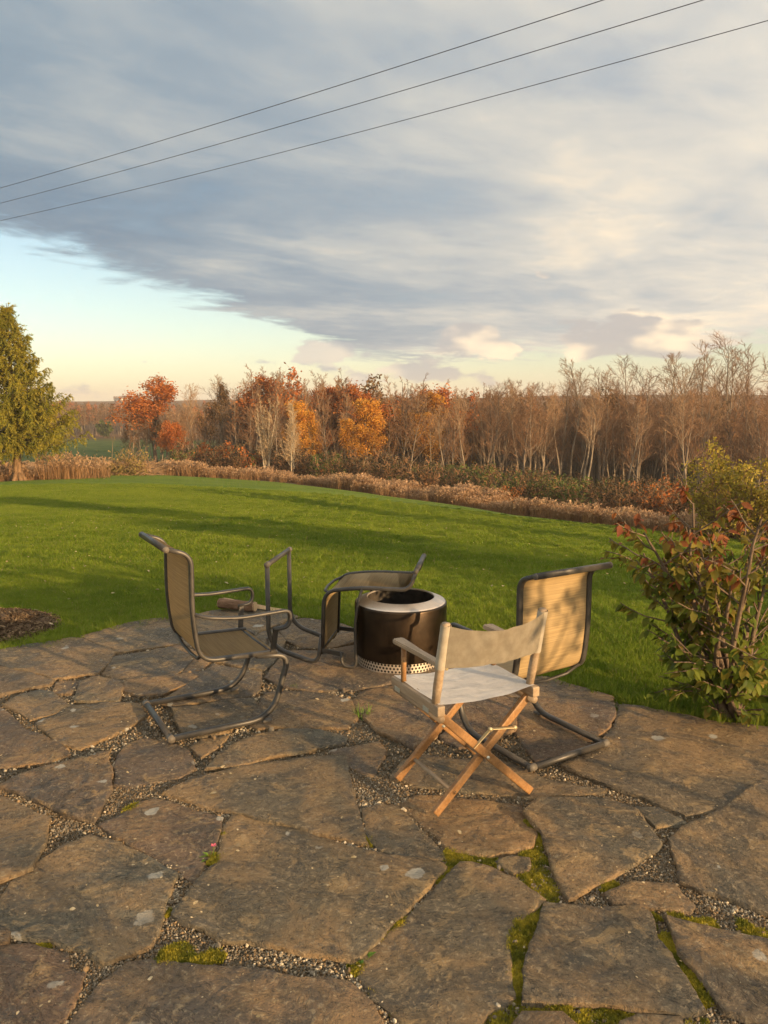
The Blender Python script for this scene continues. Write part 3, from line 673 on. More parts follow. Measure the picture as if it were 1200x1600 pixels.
# ------------------------------------------------------------------ folding director's chair
def make_director():
    root = empty('folding_chair', (0, 0, 0))
    yr = 0.238
    for s in (-1, 1):
        b = MB(); b.beam((-0.215, yr * s, 0.468), (0.190, yr * s, 0.468), 0.036, 0.044, (0, 0, 1), 0.006)
        rail = b.build('side_rail', M_GREYWOOD, root)
        for x in (-0.12, 0.13): MB().box((x, (yr + .0185) * s, 0.449), (0.045, 0.003, 0.020)).build('hinge', M_ZINC, rail)
        MB().tube([(-0.21, yr * s * .985, 0.432), (0.185, yr * s * .985, 0.432)], 0.016, 12).build('lower_rail', M_GREYWOOD, root, True)
        up = MB(); up.tube([(-0.165, yr * s, 0.475), (-0.182, yr * s, 0.56), (-0.208, yr * s, 0.68), (-0.243, yr * s, 0.842)], [0.0165, 0.019, 0.018, 0.0165], 12)
        up.build('back_post', M_GREYWOOD, root, True)
        MB().tube([(0.105, yr * s, 0.485), (0.105, yr * s, 0.652)], 0.012, 12).build('arm_post', M_OAK, root, True)
        ar = bmesh.new()
        outl = [(-0.195, -.020), (-0.05, -.017), (0.06, -.024), (0.155, -.029), (0.168, -.018), (0.168, .018), (0.155, .029), (0.06, .026), (-0.05, .020), (-0.195, .020)]
        f = ar.faces.new([ar.verts.new((x, y + yr * s, 0.652)) for x, y in outl]); ex = bmesh.ops.extrude_face_region(ar, geom=[f])
        bmesh.ops.translate(ar, vec=(0, 0, 0.019), verts=[v for v in ex['geom'] if isinstance(v, bmesh.types.BMVert)])
        bmesh.ops.recalc_face_normals(ar, faces=ar.faces[:]); bmesh.ops.bevel(ar, geom=ar.edges[:], offset=0.004, segments=2, affect='EDGES')
        me = bpy.data.meshes.new('armrest'); ar.to_mesh(me); ar.free(); me.materials.append(M_GREYWOOD); obj('armrest', me, root)
    for x, sg in ((-0.180, -1), (0.180, 1)):                      # crossed legs, one pair at the rear, one in front
        for s in (-1, 1):
            xx = x + 0.012 * s * sg
            MB().beam((xx, yr * s * 0.96, 0.440), (xx, -yr * s, 0.006), 0.024, 0.036, (0, 0, 1), 0.006).build('leg', M_OAK, root)
        MB().tube([(x - 0.03, 0, 0.218), (x + 0.03, 0, 0.218)], 0.007, 10).build('pivot_bolt', M_ZINC, root, True)
    for s in (-1, 1):                                             # rungs between front and rear foot
        y = yr * s * 0.63
        MB().tube([(-0.18, y, 0.085), (0.18, y, 0.085)], 0.0095, 10).build('stretcher', M_GREYWOOD, root, True)
    A, B, C = Vector((-0.205, 0.075, 0.275)), Vector((-0.210, -0.005, 0.345)), Vector((-0.205, -0.135, 0.325))
    br = MB(); br.beam(A, B, 0.003, 0.016, (1, 0, 0), 0.001); br.beam(B, C, 0.003, 0.016, (1, 0, 0), 0.001)
    br = br.build('folding_brace', M_BRASS, root)
    for p in (B, C): MB().tube([p + Vector((-.008, 0, 0)), p + Vector((.006, 0, 0))], 0.009, 10).build('rivet', M_BRASS, br, True)
    rows = []
    for i in range(13):
        x = -0.195 + i * 0.385 / 12; rows.append([])
        for j in range(15):
            t = j / 14 * 2 - 1
            rows[-1].append(Vector((x, t * (yr + 0.004), 0.4935 - 0.020 * (1 - t * t) + 0.0025 * math.sin(i * 1.9 + 0.4 * math.sin(j)) * (1 - t ** 4) + 0.0015 * math.sin(j * 1.3 + i))))
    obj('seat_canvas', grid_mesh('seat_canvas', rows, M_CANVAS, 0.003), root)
    rows = []
    for i in range(11):
        v = i / 10; z = 0.652 + v * 0.185; x0 = -0.202 - (z - 0.652) * 0.215; rows.append([])
        for j in range(25):
            t = j / 24 * 2 - 1; e = 1 - t * t
            dz = -0.040 * e * (v * .8 + .2)
            rip = 0.004 * math.sin(t * 9 + v * 4) * e + 0.003 * math.sin(t * 17 - v * 7) * e
            rows[-1].append(Vector((x0 - 0.018 - 0.032 * e + rip, t * (yr + 0.002), z + dz)))
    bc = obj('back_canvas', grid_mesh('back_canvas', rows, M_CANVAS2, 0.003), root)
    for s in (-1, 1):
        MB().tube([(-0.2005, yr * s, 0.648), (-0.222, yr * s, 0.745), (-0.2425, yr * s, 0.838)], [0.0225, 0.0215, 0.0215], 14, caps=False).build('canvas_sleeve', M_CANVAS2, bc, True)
        MB().beam((-0.200, (yr - .030) * s, 0.634), (-0.206, (yr - .030) * s, 0.662), 0.010, 0.012, (0, 1, 0), 0.002).build('strap_end', M_BRASS, bc)
    return root
dch = make_director(); dch.location = (0.346, 3.255, 0.004); dch.rotation_euler = (0, 0, R(117))
tag(dch, "wooden folding chair with white canvas seat and slung fabric back", 'chair')

# ------------------------------------------------------------------ fire pit
def firepit_mats():
    m, gg, b = material('heat_tinted_steel', 0.34, 0.5)
    P = objc(gg); sp = gg.n('ShaderNodeSeparateXYZ', {0: P}, out=None)
    n = gg.noise(P, 5.0, 4, 0.6); st = gg.noise(gg.vm('MULTIPLY', P, (2.0, 2.0, 190.0)), 1.0, 3, 0.6)
    c = gg.mix(gg.smooth(n, 0.3, 0.7), (0.032, 0.024, 0.018), (0.060, 0.042, 0.028))
    gg.put(b.inputs['Base Color'], c); b.inputs['Metallic'].default_value = 0.85
    gg.put(b.inputs['Roughness'], gg.lin(gg.add(n, gg.mul(st, 0.4)), 0.4, 1.0, 0.28, 0.50)); bump(gg, b, st, 0.06, 0.002)
    return m
M_PIT = firepit_mats()
M_STEEL = simple('brushed_steel', (0.62, 0.54, 0.46), (0.72, 0.65, 0.57), 9, 0.45, 0.5, 0.02, 0.75)
M_SOOT = simple('soot_black_steel', (0.02, 0.018, 0.016), (0.05, 0.042, 0.035), 12, 0.7, 0.3)
pit = empty('fire_pit', (0.110, 4.955, 0.006))
tag(pit, 'round smokeless fire pit of dark steel with perforated base', 'fire pit')
MB().lathe([(0.284, 0.066), (0.302, 0.070), (0.304, 0.078), (0.304, 0.395), (0.302, 0.404), (0.294, 0.409), (0.286, 0.409)], 72).build('body', M_PIT, pit, True)
MB().lathe([(0.295, 0.4085), (0.291, 0.414), (0.286, 0.416), (0.226, 0.440), (0.221, 0.440), (0.219, 0.434), (0.219, 0.405)], 72).build('rim', M_STEEL, pit, True)
MB().lathe([(0.2185, 0.432), (0.220, 0.10), (0.20, 0.085), (0.0001, 0.083)], 48).build('inner_wall', M_SOOT, pit, True)
hb = MB(); rows_, cols_, r0 = 3, 76, 0.284
for row in range(rows_):
    z0, z1 = 0.004 + row * 0.0207, 0.004 + (row + 1) * 0.0207
    for c_ in range(cols_):
        a0 = (c_ + 0.5 * (row % 2)) / cols_ * 6.28318; a1 = a0 + 6.28318 / cols_; am = (a0 + a1) / 2; zm = (z0 + z1) / 2; hr = 0.0078
        sq = [(a0, z0), (am, z0), (a1, z0), (a1, zm), (a1, z1), (am, z1), (a0, z1), (a0, zm)]
        dirs = [(-1, -1), (0, -1), (1, -1), (1, 0), (1, 1), (0, 1), (-1, 1), (-1, 0)]
        def P3(a, z): return (r0 * math.cos(a), r0 * math.sin(a), z)
        vs = [P3(*p) for p in sq] + [P3(am + hr / r0 * dx / math.hypot(dx, dz), zm + hr * dz / math.hypot(dx, dz)) for dx, dz in dirs]
        hb.addf(vs, [(k, (k + 1) % 8, 8 + (k + 1) % 8, 8 + k) for k in range(8)])
hb.lathe([(r0 + .001, 0.0), (r0 + .001, 0.004)], 72)
pb = hb.build('vent_ring', M_STEEL, pit, True)
MB().lathe([(0.268, 0.0), (0.268, 0.075)], 48).build('inner_ring', M_SOOT, pb, True)

# ------------------------------------------------------------------ firewood at the edge of the patio
def bark_mat(name, c1, c2, sc=18, stretch=(1, 1, 0.25)):
    m, gg, b = material(name, 0.9, 0.15)
    n = gg.noise(gg.vm('MULTIPLY', objc(gg), stretch), sc, 6, 0.7, 0.4)
    gg.put(b.inputs['Base Color'], gg.mix(gg.smooth(n, 0.35, 0.68), c1, c2)); bump(gg, b, n, 0.8, 0.02); return m
M_LOGBARK = bark_mat('log_bark', (0.13, 0.075, 0.045), (0.27, 0.17, 0.11), 26, (0.25, 1, 1))
M_LOGEND = simple('sawn_wood', (0.52, 0.36, 0.20), (0.62, 0.46, 0.28), 40, 0.8, 0.2, 0.1)
a, b = gnd(343, 951), gnd(399, 957); ax = (b - a).normalized(); L_ = (b - a).length
lg = empty('firewood_log', (a + b) / 2, math.atan2(ax.y, ax.x)); lg.location.z = 0.005
tag(lg, 'short round log lying at the back edge of the patio', 'firewood', 'firewood on the patio edge')
n_ = 14; pts = [Vector((L_ * (k / (n_ - 1) - 0.5), 0.003 * math.sin(k), 0.043)) for k in range(n_)]
m = MB(); m.tube(pts, [0.041 + 0.0025 * math.sin(k * 1.3) for k in range(n_)], 16, caps=False); m.build('bark', M_LOGBARK, lg, True)
for s in (-1, 1): MB().tube([(s * (L_ / 2 - .004), 0, 0.043), (s * (L_ / 2 - .0015), 0, 0.043)], 0.0405, 16).build('cut_end', M_LOGEND, lg)
a, b = gnd(349, 940, .03), gnd(443, 956, .004); ax = b - a
sp_ = bmesh.new()
vv = [sp_.verts.new(p) for p in ((0, -.022, 0), (0, .026, 0), (0, .004, .034), (1, -.026, 0), (1, .016, 0), (1, -.004, .022))]
for f in ((0, 2, 1), (3, 4, 5), (0, 1, 4, 3), (1, 2, 5, 4), (2, 0, 3, 5)): sp_.faces.new([vv[k] for k in f])
bmesh.ops.scale(sp_, vec=(ax.length, 1, 1), verts=sp_.verts)
bmesh.ops.subdivide_edges(sp_, edges=[e for e in sp_.edges if abs(e.verts[0].co.x - e.verts[1].co.x) > .1], cuts=8)
for v in sp_.verts: v.co.y += 0.005 * math.sin(v.co.x * 14); v.co.z += 0.003 * math.sin(v.co.x * 23 + v.co.y * 90)
bmesh.ops.recalc_face_normals(sp_, faces=sp_.faces[:]); me = bpy.data.meshes.new('split_stick'); sp_.to_mesh(me); sp_.free(); me.materials.append(M_LOGEND)
o = obj('split_stick', me, None, a); o.rotation_euler = ax.to_track_quat('X', 'Z').to_euler()
tag(o, 'pale split stick of kindling resting across the short log', 'firewood', 'firewood on the patio edge')

# ------------------------------------------------------------------ gravel, moss and litter in the joints
nr = np.random.RandomState(3)
def blob_mesh(name, mat, seed, flat=0.65, seg=6):
    rr = random.Random(seed); bm = bmesh.new(); bmesh.ops.create_icosphere(bm, subdivisions=1, radius=1.0)
    for v in bm.verts: v.co *= rr.uniform(0.75, 1.15); v.co.z *= flat; v.co.x *= 1.15
    me = bpy.data.meshes.new(name); bm.to_mesh(me); bm.free(); me.materials.append(mat); return me
peb = [simple('pebble_grey', (0.15, 0.128, 0.095), (0.27, 0.232, 0.175), 60, 0.85, 0.2, 0, 0, 0.4), simple('pebble_brown', (0.14, 0.095, 0.055), (0.26, 0.185, 0.105), 60, 0.85, 0.2, 0, 0, 0.4),
       simple('pebble_pale', (0.42, 0.36, 0.26), (0.55, 0.47, 0.34), 60, 0.8, 0.25, 0, 0, 0.3)]
pm = [blob_mesh('pebble', peb[k % 3], k) for k in range(9)]
def joints(n, x0, x1, y0, y1, grow=0.0):
    """random points of the patio that no flagstone covers"""
    x = nr.uniform(x0, x1, n); y = nr.uniform(y0, y1, n); ok = in_poly(x, y, patio_poly)
    x, y = x[ok], y[ok]; ok = np.ones(len(x), bool)
    for q_ in stone_polys:
        bx = [p.x for p in q_]; by = [p.y for p in q_]
        sel = (x > min(bx)) & (x < max(bx)) & (y > min(by)) & (y < max(by))
        if sel.any(): k = np.where(sel)[0]; ok[k[in_poly(x[k], y[k], q_)]] = False
    return x[ok], y[ok]
xs1, ys1 = joints(330000, -1.9, 1.9, 1.5, 3.4); xs2, ys2 = joints(120000, -3.2, 2.4, 3.4, 6.2)
nearw = np.clip((3.4 - ys1) / 1.9, 0, 1)
px_ = np.concatenate([xs1, xs2]); py_ = np.concatenate([ys1, ys2]); N = len(px_)
clus = fbm(px_, py_, 2.2, 8.0, 2)
sz = np.exp(nr.normal(0, 0.36, N)) * np.where(py_ < 3.4, 0.0025, 0.0038) * (1 + 0.5 * np.clip(clus, 0, 1)); big_ = nr.rand(N) < 0.02; sz[big_] *= 1.9
pick = np.where(nr.rand(N) < 0.05 + 0.16 * (clus > 0.3), 2, nr.randint(0, 2, N)) + 3 * nr.randint(0, 3, N)
scatter('loose_gravel', np.stack([px_, py_, -0.018 + sz * 0.35 + nr.uniform(0, .005, N)], 1), nr.uniform(0, 6.28, (N, 3)), np.stack([sz] * 3, 1), pick, pm, label='fine grey and tan gravel filling the joints between flagstones')

M_MOSS = leafmat('moss_green', (0.14, 0.155, 0.02), (0.44, 0.37, 0.04), 0.3, 0.3, 14.0)
def tuft_mesh(name, mat, n, hmin, hmax, w, spread, seed, curve=0.3):
    rr = np.random.RandomState(seed); vs = []; fs = []
    for k in range(n):
        a = rr.uniform(0, 6.283); r0 = math.sqrt(rr.uniform()) * spread; x, y = r0 * math.cos(a), r0 * math.sin(a)
        h = rr.uniform(hmin, hmax); la = rr.uniform(0, 6.283); lean = rr.uniform(0, curve) * h; tx, ty = math.cos(la), math.sin(la); fa = rr.uniform(0, 3.14); wx, wy = math.cos(fa) * w / 2, math.sin(fa) * w / 2
        b = len(vs)
        vs += [(x - wx, y - wy, 0), (x + wx, y + wy, 0), (x + tx * lean * .4 - wx * .8, y + ty * lean * .4 - wy * .8, h * .6), (x + tx * lean * .4 + wx * .8, y + ty * lean * .4 + wy * .8, h * .6), (x + tx * lean, y + ty * lean, h)]
        fs += [(b, b + 1, b + 3, b + 2), (b + 2, b + 3, b + 4)]
    return mesh_from(name, vs, fs, [mat])
mossm = [tuft_mesh('moss_tuft', M_MOSS, 26, 0.004, 0.013, 0.0035, 0.011, k, 0.8) for k in range(4)]
MOSS = [(832,1292,16),(838,1315,12),(835,1345,22),(838,1380,26),(848,1395,20),(835,1420,20),(815,1440,22),(806,1470,22),(808,1505,22),(812,1540,22),(780,1338,18),(745,1337,16),(712,1336,16),(700,1362,14),(682,1385,14),
 (655,1418,14),(625,1445,14),(600,1465,12),(578,1312,8),(573,1305,7),(1025,1440,14),(1030,1462,14),(1045,1480,16),(1055,1505,14),(1075,1530,16),(1095,1560,14),(1075,1432,22),(1100,1440,16),(950,1380,12),(275,1494,24),(325,1502,22),
 (345,1305,8),(333,1338,9),(805,1590,40),(860,1590,40),(920,1592,36),(970,1585,26),(1110,1592,30),(1150,1598,26),(1180,1448,20),(208,1264,14),(255,1420,8),(20,1262,8),(560,1505,12),(595,1545,12),(610,1568,10),(65,1475,10)]
mx, my = [], []
for a, b, r_ in MOSS:
    c0 = gnd(a, b); rad = (gnd(a + r_, b) - c0).length * 1.15
    ang = nr.uniform(0, 6.28, 420); rd = np.sqrt(nr.uniform(0, 1, 420)) * rad; mx.append(c0.x + rd * np.cos(ang)); my.append(c0.y + rd * np.sin(ang) * 1.3)
mx = np.concatenate(mx); my = np.concatenate(my); ok = in_poly(mx, my, patio_poly)
for q_ in stone_polys: ok &= ~in_poly(mx, my, q_)
ok &= fbm(mx, my, 16.0, 2.0, 2) > -0.35
mx, my = mx[ok], my[ok]; N = len(mx); s_ = nr.uniform(0.7, 1.25, N)
scatter('moss', np.stack([mx, my, np.full(N, -0.017) + 0.004 * (fbm(mx, my, 20, 1.0, 2) + .3)], 1), np.stack([nr.uniform(-.3, .3, N), nr.uniform(-.3, .3, N), nr.uniform(0, 6.28, N)], 1), np.stack([s_] * 3, 1), nr.randint(0, 4, N), mossm,
        label='yellow green moss growing in the joints of the patio')
# dry flakes of leaf on the paving and on the lawn
M_FLAKE = leafmat('dry_leaf_flake', (0.42, 0.30, 0.13), (0.62, 0.52, 0.34), 0.2, 0.3, 40.0)
def flake(seed):
    rr = random.Random(seed); k = 6; vs = [(0, 0, 0.12)] + [(math.cos(i * 6.283 / k) * rr.uniform(.6, 1.3), math.sin(i * 6.283 / k) * rr.uniform(.4, .8), rr.uniform(-.05, .3)) for i in range(k)]
    return mesh_from('leaf_flake', vs, [(0, 1 + i, 1 + (i + 1) % k) for i in range(k)], [M_FLAKE])
flk = [flake(k) for k in range(5)]
N = 1500; fx = nr.uniform(-2.6, 2.2, N); fy = nr.uniform(1.6, 5.6, N); ok = in_poly(fx, fy, patio_poly) & (nr.rand(N) < 0.35 + 0.65 * (fbm(fx, fy, 1.3, 3.0, 2) > 0.1)); fx, fy = fx[ok], fy[ok]; N = len(fx)
fs_ = np.exp(nr.normal(0, .45, N)) * 0.0042
scatter('leaf_litter', np.stack([fx, fy, np.full(N, 0.0075)], 1), np.stack([nr.uniform(-.2, .2, N), nr.uniform(-.2, .2, N), nr.uniform(0, 6.28, N)], 1), np.stack([fs_] * 3, 1), nr.randint(0, 5, N), flk, label='dry yellow leaf flakes scattered over the flagstones')

# ------------------------------------------------------------------ lawn grass
def grass_mat():
    m = bpy.data.materials.new('lawn_blade'); m.use_nodes = True; nt = m.node_tree; nt.nodes.clear(); gg = G(nt)
    P = pos(gg); n1 = gg.noise(P, 0.45, 3, 0.6); n2 = gg.noise(P, 5.0, 3, 0.6); rnd = gg.n('ShaderNodeNewGeometry', out=8)
    c = gg.mix(gg.smooth(gg.add(gg.mul(n1, .6), gg.mul(n2, .4)), 0.36, 0.64), (0.135, 0.215, 0.018), (0.235, 0.305, 0.030))
    c = gg.mix(gg.smooth(rnd, 0.62, 1.0), c, (0.30, 0.33, 0.05)); c = gg.mix(gg.smooth(rnd, 0.96, 0.99), c, (0.36, 0.29, 0.13))
    b = gg.n('ShaderNodeBsdfPrincipled', {'Base Color': c, 'Roughness': 0.55, 'Specular IOR Level': 0.25}); t = gg.n('ShaderNodeBsdfTranslucent', {'Color': c})
    gg.n('ShaderNodeOutputMaterial', {0: gg.n('ShaderNodeMixShader', {0: 0.5, 1: b, 2: t})}, out=None); return m
M_GRASS = grass_mat()
def patch_mesh(size, n, hmin, hmax, w, seed):
    rr = np.random.RandomState(seed); x = rr.uniform(-size / 2, size / 2, n); y = rr.uniform(-size / 2, size / 2, n)
    h = rr.uniform(hmin, hmax, n); la = rr.uniform(0, 6.283, n); ln = rr.uniform(0.1, 0.75, n) * h; fa = rr.uniform(0, 3.1416, n)
    wx, wy = np.cos(fa) * w / 2, np.sin(fa) * w / 2; dx, dy = np.cos(la) * ln, np.sin(la) * ln; z0 = np.full(n, -0.01)
    v = np.stack([np.stack([x - wx, y - wy, z0], 1), np.stack([x + wx, y + wy, z0], 1), np.stack([x + dx * .35 + wx * .8, y + dy * .35 + wy * .8, h * .6], 1), np.stack([x + dx * .35 - wx * .8, y + dy * .35 - wy * .8, h * .6], 1), np.stack([x + dx, y + dy, h * .95], 1)], 1).reshape(-1, 3)
    b = np.arange(n) * 5; fs = [(int(k), int(k + 1), int(k + 2), int(k + 3)) for k in b] + [(int(k + 3), int(k + 2), int(k + 4)) for k in b]
    return mesh_from('grass_patch', v, fs, [M_GRASS])
def lay_grass(name, meshes, size, d0, d1, amax, label, dens=1.25):
    st = size * 0.86; w_ = d1 * math.sin(amax); x, y = np.meshgrid(np.arange(-w_, w_, st), np.arange(0, d1, st)); x = x.ravel(); y = y.ravel()
    x = x + nr.uniform(-.1, .1, x.shape) * size; y = y + nr.uniform(-.1, .1, y.shape) * size; az = np.arctan2(x, y); d = np.hypot(x, y)
    ok = (d < edge_d(az) - 0.3) & (d > d0) & (d < d1) & (np.abs(az) < amax)
    ok &= ~in_poly(x, y, patio_poly); x, y = x[ok], y[ok]
    z = tz(x, y); e = 0.3; sx_ = (tz(x + e, y) - tz(x - e, y)) / (2 * e); sy_ = (tz(x, y + e) - tz(x, y - e)) / (2 * e); N = len(x)
    sc = nr.uniform(0.85, 1.2, N)
    return scatter(name, np.stack([x, y, z], 1), np.stack([np.arctan(sy_), -np.arctan(sx_), nr.randint(0, 4, N) * 1.5708], 1), np.stack([np.ones(N), np.ones(N), sc], 1), nr.randint(0, len(meshes), N), meshes, label=label)
lay_grass('lawn_grass', [patch_mesh(0.26, 1000, 0.028, 0.055, 0.0040, k) for k in range(5)], 0.26, 3.2, 9.5, R(55), 'short mown lawn grass beside the patio', 1.5)
lay_grass('lawn_grass', [patch_mesh(0.6, 2000, 0.028, 0.055, 0.0075, 20 + k) for k in range(5)], 0.6, 9.3, 34, R(42), 'mown lawn grass sloping away from the patio', 1.3)
# longer blades along the edge of the paving
ex, ey = [], []
for a, b in zip(patio_poly[:-4], patio_poly[1:-3]):
    k = int((b - a).length / 0.018)
    t_ = nr.uniform(0, 1, k); nn = Vector((-(b - a).y, (b - a).x)).normalized(); o_ = nr.uniform(0.015, 0.13, k) ** 1.0
    ex.append(a.x + (b.x - a.x) * t_ + nn.x * o_); ey.append(a.y + (b.y - a.y) * t_ + nn.y * o_)
ex = np.concatenate(ex); ey = np.concatenate(ey); ok = ~in_poly(ex, ey, patio_poly); ex, ey = ex[ok], ey[ok]; N = len(ex); s_ = nr.uniform(.7, 1.25, N)
scatter('edge_grass', np.stack([ex, ey, tz(ex, ey) - 0.01], 1), np.stack([nr.uniform(-.2, .2, N), nr.uniform(-.2, .2, N), nr.uniform(0, 6.28, N)], 1), np.stack([s_] * 3, 1), nr.randint(0, 4, N),
        [tuft_mesh('grass_tuft', M_GRASS, 22, 0.04, 0.11, 0.005, 0.03, 40 + k, 0.7) for k in range(4)], label='longer uncut grass along the edge of the paving')
N = 420; az = nr.uniform(-R(27), R(27), N); d = np.sqrt(nr.uniform(6.3 ** 2, 20 ** 2, N)); x, y = np.sin(az) * d, np.cos(az) * d; ok = ~in_poly(x, y, patio_poly); x, y = x[ok], y[ok]; N = len(x); s_ = nr.uniform(.010, .022, N)
scatter('fallen_leaves', np.stack([x, y, tz(x, y) + 0.05], 1), nr.uniform(-.6, .6, (N, 3)), np.stack([s_] * 3, 1), nr.randint(0, 5, N), flk, label='pale fallen leaves lying in the lawn')

# small weeds in the joints
M_WEED = leafmat('weed_leaf', (0.10, 0.20, 0.03), (0.22, 0.32, 0.05), 0.35, 0.25, 30.0)
M_PETAL = simple('pink_petal', (0.75, 0.10, 0.16), (0.85, 0.20, 0.25), 50, 0.6, 0.3)
def weed(px, py, kind, label, sc=1.0):
    o = gnd(px, py, -0.02); root = empty('weed', o); m = MB(); rr = random.Random(int(px))
    if kind == 'grass':
        me = tuft_mesh('blades', M_WEED, 46, 0.03 * sc, 0.085 * sc, 0.0045, 0.05 * sc, int(px), 0.9); obj('blades', me, root)
    else:
        for k in range(7):
            a = rr.uniform(0, 6.28); L = rr.uniform(.03, .06) * sc; w = L * .33; up = rr.uniform(.5, 1.1)
            d_ = Vector((math.cos(a), math.sin(a), up)).normalized(); s = Vector((-math.sin(a), math.cos(a), 0)); p0 = Vector((rr.uniform(-.012, .012), rr.uniform(-.012, .012), 0))
            lf = MB(); tip = p0 + d_ * L + Vector((0, 0, -.25 * L)); mid_ = p0 + d_ * L * .55
            lf.addf([p0, mid_ + s * w * .5, tip, mid_ - s * w * .5, mid_ - Vector((0, 0, .003))], [(0, 1, 4), (1, 2, 4), (2, 3, 4), (3, 0, 4)]); lf.build('leaf', M_WEED, root)
        if kind == 'flower':
            f = MB()
            for k in range(5):
                a = k * 1.2566; c_ = Vector((0.004, 0, 0.052)); f.addf([c_, c_ + Vector((math.cos(a - .5) * .009, math.sin(a - .5) * .009, .004)), c_ + Vector((math.cos(a) * .013, math.sin(a) * .013, .006)), c_ + Vector((math.cos(a + .5) * .009, math.sin(a + .5) * .009, .004))], [(0, 1, 2, 3)])
            fl = f.build('flower', M_PETAL, root); MB().tube([(0.002, 0, 0), (0.004, 0, 0.052)], 0.0012, 5).build('stem', M_WEED, root)
    tag(root, label, 'weed', 'weeds in the patio joints')
weed(566, 1121, 'grass', 'small grass tuft in the gravel in front of the fire pit', 1.0)
weed(462, 1078, 'grass', 'tiny green sprout between the left chair and the fire pit', 0.5)
weed(333, 1342, 'flower', 'little plant with a pink bud in the joint', 0.9)
weed(562, 1500, 'leaf', 'leafy seedling where three large foreground slabs meet', 1.1)
weed(534, 1496, 'leaf', 'upright single seedling at the lower edge of the central slab', 0.8)
weed(815, 1462, 'leaf', 'small round leaved weed growing in the broad mossy joint', 0.7)

# bark mulch heap at the left edge of the patio
M_MULCH = simple('bark_mulch', (0.085, 0.058, 0.038), (0.17, 0.115, 0.07), 30, 0.95, 0.1, 0.8)
c0 = gnd(-40, 985, 0.0); mm = bmesh.new(); bmesh.ops.create_grid(mm, x_segments=40, y_segments=40, size=0.62)
for v in mm.verts:
    r0 = v.co.length / 0.62; v.co.z = max(0, 1 - r0 ** 1.6) * 0.16 - 0.06 + 0.022 * float(fbm(v.co.x, v.co.y, 14.0, 3.0, 3)) * (r0 < 1.1)
me = bpy.data.meshes.new('mulch_bed'); mm.to_mesh(me); mm.free(); me.materials.append(M_MULCH); me.polygons.foreach_set('use_smooth', np.ones(len(me.polygons), bool))
mo = obj('mulch_bed', me, None, (c0.x, c0.y + 0.15, -0.02)); tag(mo, 'low mound of dark bark mulch at the left edge', None, None, 'stuff')
N = 2600; a = nr.uniform(0, 6.28, N); r0 = np.sqrt(nr.uniform(0, 1, N)) * 0.56; x, y = r0 * np.cos(a), r0 * np.sin(a); z = np.clip(1 - (r0 / .62) ** 1.6, 0, 1) * .16 - .055
s_ = nr.uniform(.008, .022, N)
scatter('mulch_chips', np.stack([x + c0.x, y + c0.y + .15, z - .012], 1), nr.uniform(-.9, .9, (N, 3)) * np.array([1, 1, 3.5]), np.stack([s_ * 1.3, s_ * .5, s_ * .3], 1), nr.randint(0, 3, N), [blob_mesh('chip', m_, 60 + k) for k, m_ in enumerate((M_MULCH, peb[1], M_MULCH))], label='chips of bark covering the mulch mound')

